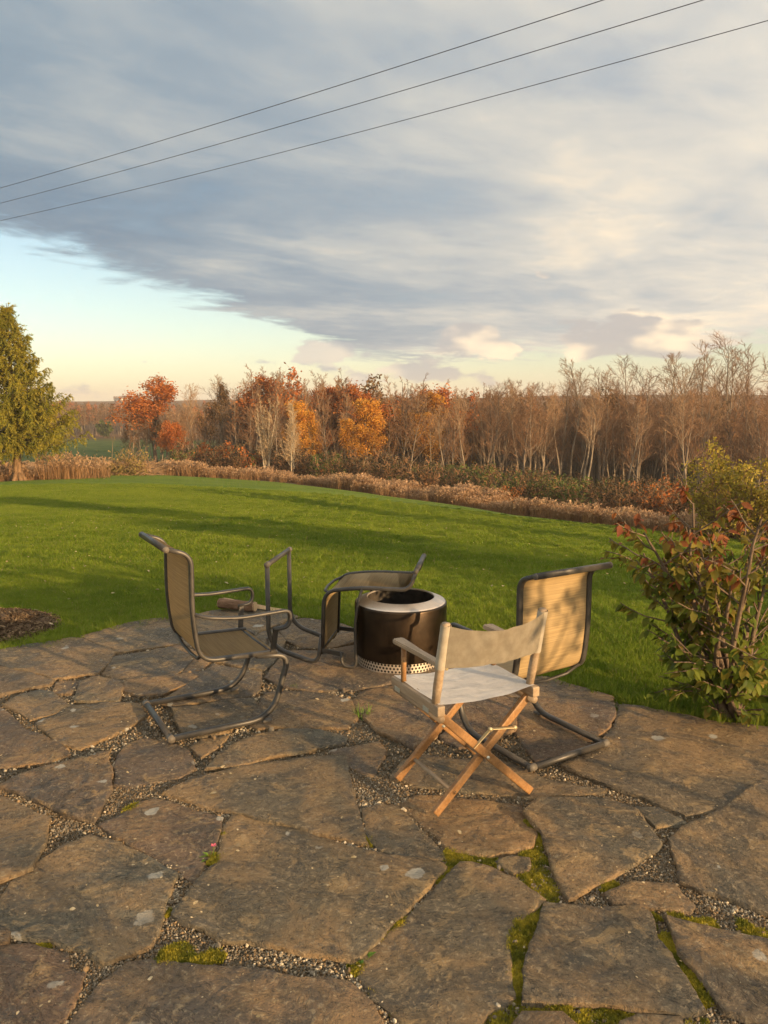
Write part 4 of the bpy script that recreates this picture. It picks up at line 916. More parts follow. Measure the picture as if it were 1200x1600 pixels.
# ------------------------------------------------------------------ trees
def grow(seed, H=10.0, r=0.13, first=0.35, n1=14, n2=6, n3=7, ang=(25, 48), l1=0.30, l2=0.45, l3=0.5, wob=0.05, up=0.25, stems=1, fan=0.0, twig=0.011, lean=0.02):
    """skeleton of a leafless tree: returns (thick pieces, twigs, twig points)"""
    rr = random.Random(seed); thick = []; thin = []; tips = []
    def line(p, d, L, r0, r1, n, wob_, up_):
        pts = [p.copy()]; rad = [r0]; d = d.normalized()
        for k in range(n):
            d = (d + Vector((rr.gauss(0, wob_), rr.gauss(0, wob_), rr.gauss(0, wob_ * .6) + up_ * L * 0.05))).normalized()
            pts.append(pts[-1] + d * (L / n)); rad.append(r0 + (r1 - r0) * (k + 1) / n)
        return pts, rad
    def at(pts, t):
        f = t * (len(pts) - 1); i = min(int(f), len(pts) - 2); return pts[i].lerp(pts[i + 1], f - i), (pts[i + 1] - pts[i]).normalized()
    def side(d, a):
        ax = d.orthogonal().normalized(); ax.rotate(Matrix.Rotation(rr.uniform(0, 6.283), 3, d))
        v = d.copy(); v.rotate(Matrix.Rotation(a, 3, ax)); return v
    for s in range(stems):
        d0 = Vector((rr.gauss(0, lean), rr.gauss(0, lean), 1))
        if stems > 1: a = 6.283 * s / stems + rr.uniform(-.4, .4); d0 = Vector((math.cos(a) * fan * rr.uniform(.4, 1.1), math.sin(a) * fan * rr.uniform(.4, 1.1), 1))
        h = H * (1.0 if s == 0 else rr.uniform(.75, 1.0))
        rs = r * (1 if stems == 1 else rr.uniform(.5, .75))
        tp, tr = line(Vector((rr.uniform(-.1, .1) * (stems > 1), rr.uniform(-.1, .1) * (stems > 1), -0.3)), d0, h + .3, rs, rs * 0.10, 12, wob, 0.15)
        tr[0] *= 1.35; thick.append((tp, tr, 7))
        m1 = max(4, int(n1 / (1 if stems == 1 else stems * .55)))
        for k in range(m1):
            t = first + (1 - first) * (k + rr.random()) / m1; t = min(t, 0.985); p, d = at(tp, t)
            rel = (t - first) / (1 - first); L1 = H * l1 * (1.05 - 0.75 * rel) * rr.uniform(.7, 1.2) * (1 if stems == 1 else .8)
            r1 = max(twig * 1.4, rs * (1 - t * .85) * rr.uniform(.4, .6))
            bp, br = line(p, side(d, R(rr.uniform(*ang))), L1, r1, twig, 6, wob * 2.0, up * 3); thick.append((bp, br, 5))
            for j in range(n2):
                t2 = 0.22 + 0.78 * (j + rr.random()) / n2; p2, d2 = at(bp, min(t2, .98)); L2 = L1 * l2 * (1.1 - .6 * t2) * rr.uniform(.6, 1.3)
                cp, cr = line(p2, side(d2, R(rr.uniform(25, 55))), L2, twig * 1.35, twig * .8, 3, wob * 2.5, up * 4); thin.append((cp, cr, 3))
                for q in range(n3):
                    t3 = 0.2 + 0.8 * (q + rr.random()) / n3; p3, d3 = at(cp, min(t3, .98)); L3 = L2 * l3 * rr.uniform(.5, 1.3)
                    e = p3 + (side(d3, R(rr.uniform(20, 55))) + Vector((0, 0, up * .6))).normalized() * L3
                    thin.append(([p3, e], [twig * .85, twig * .55], 3)); tips.append(e); tips.append(p3.lerp(e, .5))
    return thick, thin, tips
def tubes_mb(parts, mb=None, mi=0):
    mb = mb or MB()
    for pts, rad, sd in parts: mb.tube(pts, rad, sd, caps=False, mi=mi)
    return mb
def add_leaves(mb, tips, n, size, spread, seed, mi=1, keep=None):
    rr = np.random.RandomState(seed); T = np.array([tuple(t) for t in tips])
    if keep is not None: T = T[keep(T)]
    P_ = T[rr.randint(0, len(T), n)] + rr.normal(0, spread, (n, 3))
    a = rr.normal(0, 1, (n, 3)); a /= np.linalg.norm(a, axis=1)[:, None]; b = np.cross(a, rr.normal(0, 1, (n, 3))); b /= np.linalg.norm(b, axis=1)[:, None]
    s = (size * rr.uniform(.6, 1.35, n))[:, None]; a = a * s; b = b * s * .62
    v = np.stack([P_ - a, P_ + b * .9 - a * .1, P_ + a, P_ - b * .9 - a * .1], 1).reshape(-1, 3)
    base = len(mb.v); mb.v.extend(map(tuple, v.tolist())); mb.f.extend([(base + 4 * k, base + 4 * k + 1, base + 4 * k + 2, base + 4 * k + 3) for k in range(n)]); mb.mi.extend([mi] * n)
    return mb
M_BARK = bark_mat('grey_bark', (0.13, 0.10, 0.075), (0.26, 0.205, 0.15), 3.0)
M_BARK_PALE = bark_mat('pale_bark', (0.17, 0.13, 0.09), (0.34, 0.275, 0.20), 3.0)
M_BARK_DARK = bark_mat('dark_bark', (0.070, 0.052, 0.038), (0.13, 0.10, 0.075), 3.0)
M_TWIG = simple('brown_twigs', (0.21, 0.115, 0.060), (0.30, 0.17, 0.090), 1.2, 0.85, 0.15, 0, 0, 0.2)
M_TWIG_PALE = simple('tan_twigs', (0.26, 0.155, 0.085), (0.36, 0.235, 0.135), 1.2, 0.85, 0.15, 0, 0, 0.2)
M_LRUST = leafmat('rust_leaves', (0.38, 0.105, 0.026), (0.50, 0.185, 0.038), 0.35, 0.3, 1.2)
M_LORANGE = leafmat('orange_leaves', (0.52, 0.22, 0.03), (0.64, 0.34, 0.05), 0.35, 0.28, 1.2)
M_LBROWN = leafmat('brown_leaves', (0.12, 0.075, 0.032), (0.21, 0.125, 0.05), 0.3, 0.3, 1.2)
M_LYELLOW = leafmat('olive_yellow_leaves', (0.26, 0.22, 0.03), (0.44, 0.33, 0.05), 0.35, 0.28, 2.5)
M_LSHADE = leafmat('shade_darkened_leaves', (0.065, 0.048, 0.024), (0.12, 0.085, 0.04), 0.25, 0.3, 2.0)  # undergrowth leaves, with the shade of the wood put into their colour
M_LGREEN = leafmat('dull_green_leaves', (0.06, 0.085, 0.02), (0.12, 0.14, 0.03), 0.3, 0.3, 2.0)

M_BARK_FAN = bark_mat('ash_pale_bark', (0.30, 0.25, 0.18), (0.48, 0.41, 0.31), 3.0)
M_TWIG_FAN = simple('straw_twigs', (0.34, 0.24, 0.14), (0.46, 0.34, 0.21), 1.2, 0.85, 0.15)
def proto(name, g_, bark, twig, leaf=None, nleaf=0, size=0.1, spread=0.12, seed=0, keep=None):
    thick, thin, tips = g_
    root = empty(name, (0, -500, 0)); tubes_mb(thick).build('trunk', bark, root, True)
    cr = tubes_mb(thin)
    if leaf is not None: add_leaves(cr, tips, nleaf, size, spread, seed, 1, keep)
    cr.build('crown', [twig] + ([leaf] if leaf is not None else []), root)
    root['h'] = max(v.z for v in tips)
    return root
BARE = [proto('bare_tree', grow(10 + k, 10, 0.105 + .012 * (k % 3), first=(.34, .52, .28, .58, .42, .38)[k], n1=(20, 15, 24, 15, 18, 20)[k], n2=7, n3=7, ang=((18, 46), (15, 36), (22, 58), (15, 40), (20, 50), (16, 42))[k], l1=(.30, .26, .28, .27, .32, .27)[k], l2=.55, up=.24, wob=.05, twig=.0072), (M_BARK, M_BARK_PALE)[k % 2], (M_TWIG, M_TWIG_PALE)[k % 2]) for k in range(6)]
FAN = [proto('multi_stem_tree', grow(40 + k, 10, 0.15, first=.18, n1=34, n2=8, n3=8, ang=(14, 30), l1=.30, stems=5, fan=.26, up=.25, wob=.035, twig=.014), M_BARK_FAN, M_TWIG_FAN) for k in range(2)]
OAK = [proto('oak_tree', grow(60 + k, 10, 0.17, first=.44, n1=22, n2=8, n3=6, ang=(34, 72), l1=.34, up=.15, wob=.07, twig=.016), M_BARK_DARK, M_TWIG, M_LRUST, 6800, 0.11, 0.28, k, lambda T: T[:, 2] > 4.9) for k in range(3)]
ORG = [proto('orange_tree', grow(70 + k, 10, 0.13, first=.32, n1=17, n2=7, n3=6, ang=(28, 52), l1=.27, up=.2, wob=.06, twig=.014), M_BARK, M_TWIG, M_LORANGE, 6000, 0.10, 0.24, k, lambda T: T[:, 2] > 3.4) for k in range(2)]
BRN = [proto('brown_leaved_tree', grow(80, 10, 0.14, first=.30, n1=18, n2=7, n3=6, ang=(30, 58), l1=.27, up=.15, wob=.06, twig=.014), M_BARK_DARK, M_TWIG, M_LBROWN, 3000, 0.10, 0.2, 5)]
ALL = BARE + FAN + OAK + ORG + BRN
used = set(); HT = {p.name: p['h'] for p in ALL}
def plant(p, px, toppx, Y, label, cat='tree', group=None, rz=None, widen=1.0):
    b0 = at_depth(px, 760, Y); x = b0.x; z = tz1(x, Y); H_ = at_depth(px, toppx, Y).z - z; s = H_ / HT[p.name]
    if p.name not in used: t = p; used.add(p.name); t.location = (x, Y, z - .05); t.rotation_euler = (0, 0, rz or 0); t.scale = (s, s, s)
    else: t = copy_tree(p, (x, Y, z - .05), rng.uniform(0, 6.28) if rz is None else rz, s)
    t.scale = (s * widen, s * widen, s)
    if 'h' in t: del t['h']
    tag(t, label, cat, group); t['group'] = group or ''
    if not group: del t['group']
    return t
W = 'trees of the autumn wood'
plant(OAK[0], 247, 588, 78, 'rust crowned oak standing at the left end of the wood', group=W, widen=1.45)
plant(BRN[0], 325, 596, 76, 'dark brown leaved tree just right of the leftmost rust oak', group=W)
plant(FAN[0], 417, 612, 58, 'pale bare tree fanning out in many stems, left of its twin', group=W, rz=.4)
plant(FAN[1], 457, 618, 57, 'pale bare multi stemmed tree, right one of the fan shaped pair', group=W, rz=2.0)
plant(OAK[1], 440, 588, 76, 'red oak rising behind the pale fan shaped trees', group=W, widen=1.45)
plant(OAK[2], 520, 606, 78, 'rust oak between the red oak and the bright orange tree', group=W, widen=1.45)
plant(OAK[0], 594, 603, 78, 'bright orange red crowned tree near the middle of the wood', group=W, widen=1.45)
plant(ORG[0], 575, 625, 70, 'golden orange tree in front of the orange red crown', group=W, widen=1.45)
plant(ORG[1], 645, 615, 76, 'yellow orange tree just right of the middle of the wood', group=W, widen=1.45)
plant(OAK[1], 713, 607, 78, 'deep red crowned tree, rightmost coloured crown of the wood', group=W, widen=1.45)
plant(ORG[1], 500, 642, 66, 'small amber leaved tree below the rust oak', group=W)
for k, px in enumerate((470, 490, 535, 560, 610, 625, 665, 690, 730)): plant(ORG[k % 2], px, 628 + (k * 37) % 34, 70 + (k * 5) % 14, 'golden brown leaved tree blending into the middle of the wood', group='golden trees of the wood', widen=1.3)
plant(ORG[0], 545, 655, 68, 'small orange leaved sapling left of the golden tree', group=W)
for px, top, Y in ((1150, 508, 74), (1165, 530, 80), (1122, 540, 79), (1075, 545, 83), (1035, 556, 77), (1000, 570, 70), (890, 572, 73), (935, 568, 71), (1205, 525, 72), (1092, 528, 76), (1055, 548, 72), (985, 552, 74), (920, 556, 76), (760, 588, 70), (655, 598, 74), (1190, 545, 78), (1020, 560, 80), (950, 575, 82), (825, 595, 72), (380, 580, 82), (352, 584, 80), (400, 590, 84), (305, 597, 77), (285, 600, 75), (500, 596, 82), (870, 588, 76), (790, 605, 78)):
    lab = {1150: 'tallest bare tree at the right edge of the wood', 1092: 'tall bare tree next left of the tallest one', 760: 'pale bare tree standing up right of the deep red crown', 920: 'tall bare tree with forked crown against the peach cloud'}.get(px, 'tall bare tree whose twigs rise above the skyline')
    plant(rng.choice(BARE), px, top, Y, lab, group=W if lab.startswith(('tallest', 'tall bare tree next', 'pale', 'tall bare tree with')) else 'tall bare trees above the skyline', widen=1.25)
def wood_label(px):
    for lim, w in ((300, 'slender bare tree in the wood near the leftmost rust oak'), (400, 'slender bare tree in the wood left of the pale fan shaped pair'), (480, 'slender bare tree in the wood behind the pale fan shaped pair'), (560, 'slender bare tree in the wood left of the golden orange tree'), (640, 'slender bare tree in the wood around the golden orange tree'),
                   (720, 'slender bare tree in the wood near the deep red crown'), (840, 'slender bare tree in the wood just right of the deep red crown'), (960, 'slender bare tree in the right half of the wood above the tall grass'), (1080, 'slender bare tree in the wood above the red topped bush')):
        if px < lim: return w
    return 'slender bare tree in the wood behind the yellow shrubs at the right edge'
for k in range(215):
    px = 205 + (1290 - 205) * ((k * 0.61803) % 1.0); Y = rng.uniform(58, 112)
    if px < 380 and Y < 70: Y += 14
    if 380 < px < 500 and Y < 62: Y += 18
    top = rng.uniform(612, 650) if px < 760 else rng.uniform(590, 645)
    if px < 260: top += 18
    if px < 330: top = max(top, 640)
    plant(rng.choice(BARE), px, top, Y, wood_label(px), group='slender bare trees of the wood', widen=1.1)
for k in range(8):
    plant(rng.choice(BRN + BARE[:2]), 206 + k * 13, rng.uniform(632, 655), rng.uniform(74, 90), 'dark low tree beneath or beside the leftmost rust oak', group='dark trees under the leftmost oak')
for k in range(10):
    px = rng.uniform(260, 700); plant(rng.choice(ORG + BRN + OAK), px, rng.uniform(640, 672), rng.uniform(66, 92), 'low tree with a few orange brown leaves among bare trunks', group='low leafy trees of the wood')
for p in ALL:
    if p.name not in used:
        for ch in list(p.children): bpy.data.objects.remove(ch)
        bpy.data.objects.remove(p)

# far wood: trunks and twigs beyond counting, up the opposite slope
def far_mesh(name, seed, leaf=None, n=0, bark=None):
    thick, thin, tips = grow(seed, 9.4, 0.10, first=.34, n1=15, n2=6, n3=6, ang=(16, 44), l1=.25, up=.26, twig=.011)
    mb = tubes_mb(thick); tubes_mb(thin, mb, 1)
    if leaf is not None: add_leaves(mb, tips, n, 0.16, 0.25, seed, 2)
    return mb.mesh(name, [bark or M_BARK_DARK, M_TWIG] + ([leaf] if leaf is not None else []))
FARM = [far_mesh('far_tree', 200, bark=M_BARK_PALE), far_mesh('far_tree', 201, bark=M_BARK), far_mesh('far_tree', 202), far_mesh('far_tree', 203, M_LBROWN, 500), far_mesh('far_tree', 204, M_LRUST, 420)]
N = 4300; az = nr.uniform(R(-40), R(40), N); d = np.sqrt(nr.uniform(100 ** 2, 340 ** 2, N)); d[:1900] = nr.uniform(74, 135, 1900); az[:1900] = nr.uniform(R(-14), R(36), 1900); d[1900:2900] = nr.uniform(224, 300, 1000); az[1900:2900] = nr.uniform(R(-40), R(-8), 1000)
ad = np.degrees(az); ok = ~((ad < -11.5) & (d < 222)) ; az, d = az[ok], d[ok]; x, y = np.sin(az) * d, np.cos(az) * d; N = len(x)
s_ = nr.uniform(.80, 1.16, N); s_ = np.where((np.degrees(az) < -9), s_ * .84, s_)
scatter('far_wood', np.stack([x, y, tz(x, y) - .3], 1), np.stack([np.zeros(N), np.zeros(N), nr.uniform(0, 6.28, N)], 1), np.stack([s_, s_, s_], 1), np.where(d < 140, np.where(nr.rand(N) < .955, nr.randint(0, 3, N), nr.randint(3, 5, N)), np.where(nr.rand(N) < .85, nr.randint(0, 4, N), 4)), FARM, label='brown leafless woodland covering the far slope')
# brushy undergrowth at the foot of the wood
def shrub_mesh(name, seed, leaf, n, size=.07):
    thick, thin, tips = grow(seed, 2.2, 0.03, first=.1, n1=26, n2=5, n3=4, ang=(20, 55), l1=.5, stems=6, fan=.5, up=.2, twig=.012)
    mb = tubes_mb(thick); tubes_mb(thin, mb, 0); add_leaves(mb, tips, n, size, .1, seed, 1); return mb.mesh(name, [M_TWIG, leaf])
SHR = [shrub_mesh('undergrowth_shrub', 300, M_LSHADE, 600), shrub_mesh('undergrowth_shrub', 301, M_LGREEN, 800), shrub_mesh('undergrowth_shrub', 302, M_LSHADE, 300), shrub_mesh('undergrowth_shrub', 303, M_LRUST, 400)]
N = 620; az = nr.uniform(R(-15), R(33), N); de = edge_d(az); d = de + nr.uniform(5, 46, N) ** 1.0; x, y = np.sin(az) * d, np.cos(az) * d; s_ = nr.uniform(.7, 1.35, N)
scatter('undergrowth', np.stack([x, y, tz(x, y) - .1], 1), np.stack([np.zeros(N), np.zeros(N), nr.uniform(0, 6.28, N)], 1), np.stack([s_] * 3, 1), nr.choice(4, N, p=[.40, .34, .24, .02]), SHR, label='brown and olive undergrowth along the foot of the wood')
def one_shrub(name, px, pyb, Y, seed, leaf, n, size, label, cat, h, w, bark=None):
    p = at_depth(px, pyb, Y); z = tz1(p.x, Y); root = empty(name, (p.x, Y, z - .05)); thick, thin, tips = grow(seed, h, 0.035, first=.08, n1=30, n2=6, n3=5, ang=(22, 58), l1=.5, stems=7, fan=.55 * w, up=.2, twig=.010)
    tubes_mb(thick).build('stems', bark or M_BARK, root, True); cr = tubes_mb(thin); add_leaves(cr, tips, n, size, .13, seed, 1); cr.build('crown', [M_TWIG, leaf], root); tag(root, label, cat); return root
one_shrub('yellow_shrub', 1120, 830, 27, 401, M_LYELLOW, 5200, .060, 'yellow leaved shrub behind the near bush at the right edge', 'shrub', 3.3, 1.0)
one_shrub('yellow_shrub', 1205, 835, 25, 402, M_LYELLOW, 4600, .060, 'yellow leaved shrub half cut off by the right edge', 'shrub', 2.9, 1.0)
one_shrub('red_shrub', 333, 735, 64, 403, M_LRUST, 2600, .09, 'low dark red shrub at the foot of the wood', 'shrub', 3.2, 1.2)
one_shrub('evergreen_bush', 165, 682, 205, 404, M_LGREEN, 5200, .32, 'round dark green bush at the edge of the far field', 'bush', 4.2, 1.1)

# ------------------------------------------------------------------ spruce on the left
def spruce():
    Y = 40.0; b0 = at_depth(28, 750, Y); z0 = tz1(b0.x, Y); H_ = at_depth(22, 472, Y).z - z0; root = empty('spruce_tree', (b0.x, Y, z0 - .05))
    rr = random.Random(5); nrs = np.random.RandomState(5); tk = MB()
    tk.tube([(0, 0, -.1), (0, 0, .25), (0, 0, .8), (.03, 0, 1.6), (0, 0, H_ * .6), (0, 0, H_)], [.31, .25, .215, .20, .11, .012], 12)
    for k in range(6):
        a = k * 1.05 + .3; tk.tube([(0.14 * math.cos(a), .14 * math.sin(a), .45), (.34 * math.cos(a), .34 * math.sin(a), .08), (.55 * math.cos(a), .55 * math.sin(a), -.08)], [.12, .10, .03], 7)
    tk.build('trunk', bark_mat('spruce_bark', (0.12, 0.075, 0.042), (0.27, 0.17, 0.095), 9.0), root, True)
    bo = MB(); P0, DD, LL = [], [], []
    hz = 2.25
    while hz < H_ * .99:
        rel = (hz - 2.25) / (H_ - 2.25); Rr = 4.1 * (1 - rel) ** 1.02 * (0.88 + .12 * math.sin(rel * 21)) + .08
        for k in range(max(5, int(13 - 6 * rel))):
            a = rr.uniform(0, 6.283); L = Rr * rr.uniform(.55, 1.15); n = 7; dr = .22 + .12 * (1 - rel); pts = []
            for j in range(n + 1):
                t = j / n; pts.append(Vector((math.cos(a) * L * t, math.sin(a) * L * t, hz - L * dr * math.sin(t * 2.2) * .55 + L * .20 * t * t * t + rr.uniform(-.02, .02) * L)))
            bo.tube(pts, [max(.008, .034 * (1 - j / n) * (1 - rel * .7) + .006) for j in range(n + 1)], 4, caps=False)
            for j in range(int(8 + L * 12)):
                t = .16 + .84 * rr.random() ** .75; f = t * n; i = min(int(f), n - 1); p = pts[i].lerp(pts[i + 1], f - i); d = (pts[i + 1] - pts[i]).normalized()
                sd = rr.choice((-1, 1)); s = Vector((-d.y, d.x, 0)).normalized() * sd
                v = (d * rr.uniform(.25, .8) + s * rr.uniform(.25, .9) + Vector((0, 0, -rr.uniform(.25, 1.25)))).normalized()
                P0.append(tuple(p)); DD.append(tuple(v)); LL.append(rr.uniform(.30, .72) * (.55 + .5 * (1 - rel)) * (1.1 - .4 * t))
            P0.append(tuple(pts[-2])); DD.append(tuple((pts[-1] - pts[-2]).normalized() + Vector((0, 0, .15)))); LL.append(.42)
        hz += rr.uniform(.24, .40) * (1.05 - .45 * rel)
    bo.build('boughs', M_BARK_DARK, root, True)
    P0 = np.array(P0); DD = np.array(DD); DD /= np.linalg.norm(DD, axis=1)[:, None]; LL = np.array(LL)
    K = 15; n = len(P0); t = nrs.uniform(0, 1, (n, K)); A = P0[:, None] + DD[:, None] * (LL[:, None] * t)[..., None] + np.array([0, 0, -1]) * (LL[:, None] * t * t * .35)[..., None]
    side_ = nrs.normal(0, 1, (n, K, 3)); side_ -= (side_ * DD[:, None]).sum(-1, keepdims=True) * DD[:, None]; side_ /= np.linalg.norm(side_, axis=-1, keepdims=True)
    ndl = (DD[:, None] * .8 + side_ * .75); ndl[..., 2] -= .15; ln = nrs.uniform(.07, .15, (n, K, 1)); w = np.cross(ndl, nrs.normal(0, 1, (n, K, 3))); w /= np.linalg.norm(w, axis=-1, keepdims=True); w *= .021
    V_ = np.stack([A - w, A + w, A + ndl * ln], 2).reshape(-1, 3); fs = np.arange(len(V_)).reshape(-1, 3)
    me = mesh_from('needles', V_, fs.tolist(), [leafmat('spruce_needles', (0.17, 0.175, 0.022), (0.33, 0.275, 0.034), 0.35, 0.35, 1.6)]); obj('needles', me, root)
    tag(root, 'tall spruce with drooping sunlit boughs at the left edge of the lawn', 'spruce tree'); return root
spruce()

# ------------------------------------------------------------------ tall dry grass, meadow and brush pile
M_DRY = leafmat('dry_grass', (0.22, 0.125, 0.06), (0.36, 0.215, 0.10), 0.35, 0.3, 1.5)
M_PLUME = leafmat('seed_plumes', (0.36, 0.225, 0.12), (0.52, 0.35, 0.21), 0.4, 0.25, 4.0)
def tall_mesh(seed, n=70, h=(.55, 1.25), spread=.55, plume=.34):
    rr = np.random.RandomState(seed); m = tuft_mesh('tall_grass_clump', M_DRY, n, h[0] * .5, h[1] * .95, .028, spread, seed, .45); 
    vs = [tuple(v.co) for v in m.vertices]; fs = [tuple(p.vertices) for p in m.polygons]; mi = [0] * len(fs); bpy.data.meshes.remove(m)
    for k in range(int(n * plume)):
        a = rr.uniform(0, 6.28); r0 = math.sqrt(rr.uniform()) * spread; x, y, z = r0 * math.cos(a), r0 * math.sin(a), rr.uniform(*h); 
        for q in range(4):
            c_ = np.array([x, y, z]) + rr.normal(0, .045, 3); u = rr.normal(0, .04, 3); w = rr.normal(0, .035, 3); b = len(vs); vs += [tuple(c_ - u), tuple(c_ + w), tuple(c_ + u), tuple(c_ - w)]; fs.append((b, b + 1, b + 2, b + 3)); mi.append(1)
        b = len(vs); vs += [(x - .006, y, 0), (x + .006, y, 0), (x, y, z)]; fs.append((b, b + 1, b + 2)); mi.append(0)
    return mesh_from('tall_grass_clump', vs, fs, [M_DRY, M_PLUME], False, mi)
TG = [tall_mesh(500 + k) for k in range(4)] + [tall_mesh(510 + k, 60, (.4, .75), .6, .25) for k in range(2)]
az = nr.uniform(R(-16), R(38), 1500); d = edge_d(az) + 0.1 + nr.uniform(0, 1, 1500) ** .8 * 3.9
a2 = nr.uniform(R(-40), R(-12), 2600); d2 = edge_d(a2) + nr.uniform(.2, 42, 2600)
az = np.concatenate([az, a2]); d = np.concatenate([d, d2]); x, y = np.sin(az) * d, np.cos(az) * d; N = len(x)
tall_ = (np.arange(N) < 1500) | (fbm(x, y, .12, 3.0, 2) > .35)
s_ = nr.uniform(.42, .82, N) * np.where(np.arange(N) < 1500, .95 + .42 * fbm(x, y, .3, 5.0, 2), .85)
scatter('tall_dry_grass', np.stack([x, y, tz(x, y) - .03], 1), np.stack([nr.uniform(-.08, .08, N), nr.uniform(-.08, .08, N), nr.uniform(0, 6.28, N)], 1), np.stack([s_] * 3, 1), np.where(tall_, nr.randint(0, 4, N), nr.randint(4, 6, N)), TG, label='tall tan grass with pale plumes along the far edge of the lawn')
for k, (px, Y, h_, lab) in enumerate(((95, 43.5, 1.5, 'clump of tall rusty goldenrod beside the spruce trunk'), (135, 46, 1.2, 'low tan weed clump between the goldenrod and the brush pile'), (5, 42.0, 1.1, 'tan grass clump left of the spruce trunk'))):
    p = at_depth(px, 745, Y); o = obj('weed_clump', tall_mesh(530 + k, 260, (h_ * .55, h_), 1.35, .8), None, (p.x, Y, tz1(p.x, Y) - .03)); tag(o, lab, 'weeds', 'weed clumps by the spruce')
p = at_depth(200, 742, 50.5); bp = empty('brush_pile', (p.x, 50.5, tz1(p.x, 50.5)))
m = MB(); rr = random.Random(8); tips = []
for k in range(230):
    a = rr.uniform(0, 6.28); r0 = rr.random() ** .6; x, y = math.cos(a) * r0 * 1.8, math.sin(a) * r0 * .9; z = (1 - r0 * r0) * 1.0 * rr.random(); d_ = Vector((rr.gauss(.55, .8), rr.gauss(0, .6), rr.gauss(.30, .35))).normalized(); L = rr.uniform(.7, 1.8)
    p0 = Vector((x, y, z)); p1 = p0 + d_ * L; p1.z = max(p1.z, .05); m.tube([p0, p0.lerp(p1, .5) + Vector((0, 0, .06)), p1], [.016, .012, .006], 4, caps=False); tips += [p0, p0.lerp(p1, .5), p1]
m.build('sticks', M_TWIG_PALE, bp)
lm = MB(); add_leaves(lm, [t for t in tips if t.x < 1.2], 2600, .075, .12, 3, 0); lm.build('cut_foliage', leafmat('cut_foliage', (0.20, 0.17, 0.04), (0.34, 0.23, 0.08), 0.3, 0.3, 2.0), bp)
tag(bp, 'heap of cut branches and brush at the edge of the meadow', 'brush pile')

# ------------------------------------------------------------------ near bush at the right edge of the patio
M_BUSHBARK = bark_mat('bush_bark', (0.12, 0.085, 0.06), (0.23, 0.17, 0.12), 30.0)
LEAFC = [leafmat('bush_leaf_green', (0.085, 0.130, 0.018), (0.180, 0.205, 0.026), 0.45, 0.25, 9.0), leafmat('bush_leaf_olive', (0.16, 0.155, 0.022), (0.27, 0.20, 0.035), 0.45, 0.25, 9.0), leafmat('bush_leaf_red', (0.20, 0.060, 0.028), (0.32, 0.120, 0.040), 0.42, 0.28, 9.0)]
def bush_leaf(seed, mat):
    rr = random.Random(seed); L, w = 1.0, rr.uniform(.24, .31); fold = rr.uniform(.05, .22); curl = rr.uniform(-.55, -.1); vs, fs = [], []
    prof = [(0, .02), (.18, .62), (.42, 1.0), (.70, .72), (.88, .34), (1.0, .0)]
    for t, k in prof:
        z = curl * t * t * .6
        vs += [(t, -w * k, z + fold * k * w * 2), (t, 0, z), (t, w * k, z + fold * k * w * 2)]
    for i in range(len(prof) - 1):
        b = i * 3; fs += [(b, b + 1, b + 4, b + 3), (b + 1, b + 2, b + 5, b + 4)]
    me = mesh_from('leaf', vs, fs, [mat], True); return me
LEAFM = [[bush_leaf(600 + c * 10 + k, LEAFC[c]) for k in range(3)] for c in range(3)]
b0 = gnd(1142, 1122); BX, BY = b0.x + 0.04, b0.y + 0.03
bush = empty('leafy_bush', (BX, BY, -0.04)); tag(bush, 'bush with green lower leaves and red upper leaves at the right edge', 'bush')
rr = random.Random(77); stems = []; leafpos = []
for s in range(13):
    a = rr.uniform(0, 6.283) if s > 5 else R(150 + 40 * s / 2.5); tilt = rr.uniform(.12, .75); d = Vector((math.cos(a) * tilt - .10, math.sin(a) * tilt, 1)).normalized(); L = rr.uniform(.95, 1.42) * (1.05 - .18 * tilt); n = 9
    p = Vector((rr.uniform(-.06, .06), rr.uniform(-.06, .06), 0)); pts = [p.copy()]
    for k in range(n):
        d = (d + Vector((rr.gauss(0, .10), rr.gauss(0, .10), .05))).normalized(); p = p + d * L / n; pts.append(p.copy())
    stems.append((pts, [.020 - .0145 * k / n for k in range(n + 1)], 7))
    for j in range(15):
        t = .05 + .95 * (j + rr.random()) / 15; f = t * n; i = min(int(f), n - 1); q = pts[i].lerp(pts[i + 1], f - i); d1 = (pts[i + 1] - pts[i]).normalized()
        a1 = rr.uniform(0, 6.283) if rr.random() < .6 else rr.uniform(2.2, 5.2); e = Vector((math.cos(a1), math.sin(a1), rr.uniform(-.35 if t < .4 else -.05, .75))).normalized(); L1 = rr.uniform(.20, .50) * (1.12 - .5 * t); tw = [q.copy()]; dd = (d1 * .45 + e).normalized()
        for k in range(4): dd = (dd + Vector((rr.gauss(0, .16), rr.gauss(0, .16), rr.gauss(0.04, .10)))).normalized(); tw.append(tw[-1] + dd * L1 / 4)
        stems.append((tw, [.0052, .0046, .004, .0033, .0026], 5))
        for k in range(rr.randint(9, 14)):
            t2 = .30 + .70 * rr.random(); f2 = t2 * 4; i2 = min(int(f2), 3); leafpos.append((tw[i2].lerp(tw[i2 + 1], f2 - i2), dd.copy()))
        if rr.random() < .6:
            e2 = (dd + Vector((rr.gauss(0, .7), rr.gauss(0, .7), rr.gauss(0, .4)))).normalized(); tip = tw[2] + e2 * L1 * .5; stems.append(([tw[2], tip], [.0034, .002], 4))
            for k in range(3): leafpos.append((tw[2].lerp(tip, rr.uniform(.4, 1)), e2.copy()))
m = MB()
for pts, rad, sd in stems: m.tube(pts, rad, sd, caps=False)
m.build('stems', M_BUSHBARK, bush, True)
rr.shuffle(leafpos); rest = [MB(), MB(), MB()]
cand = []
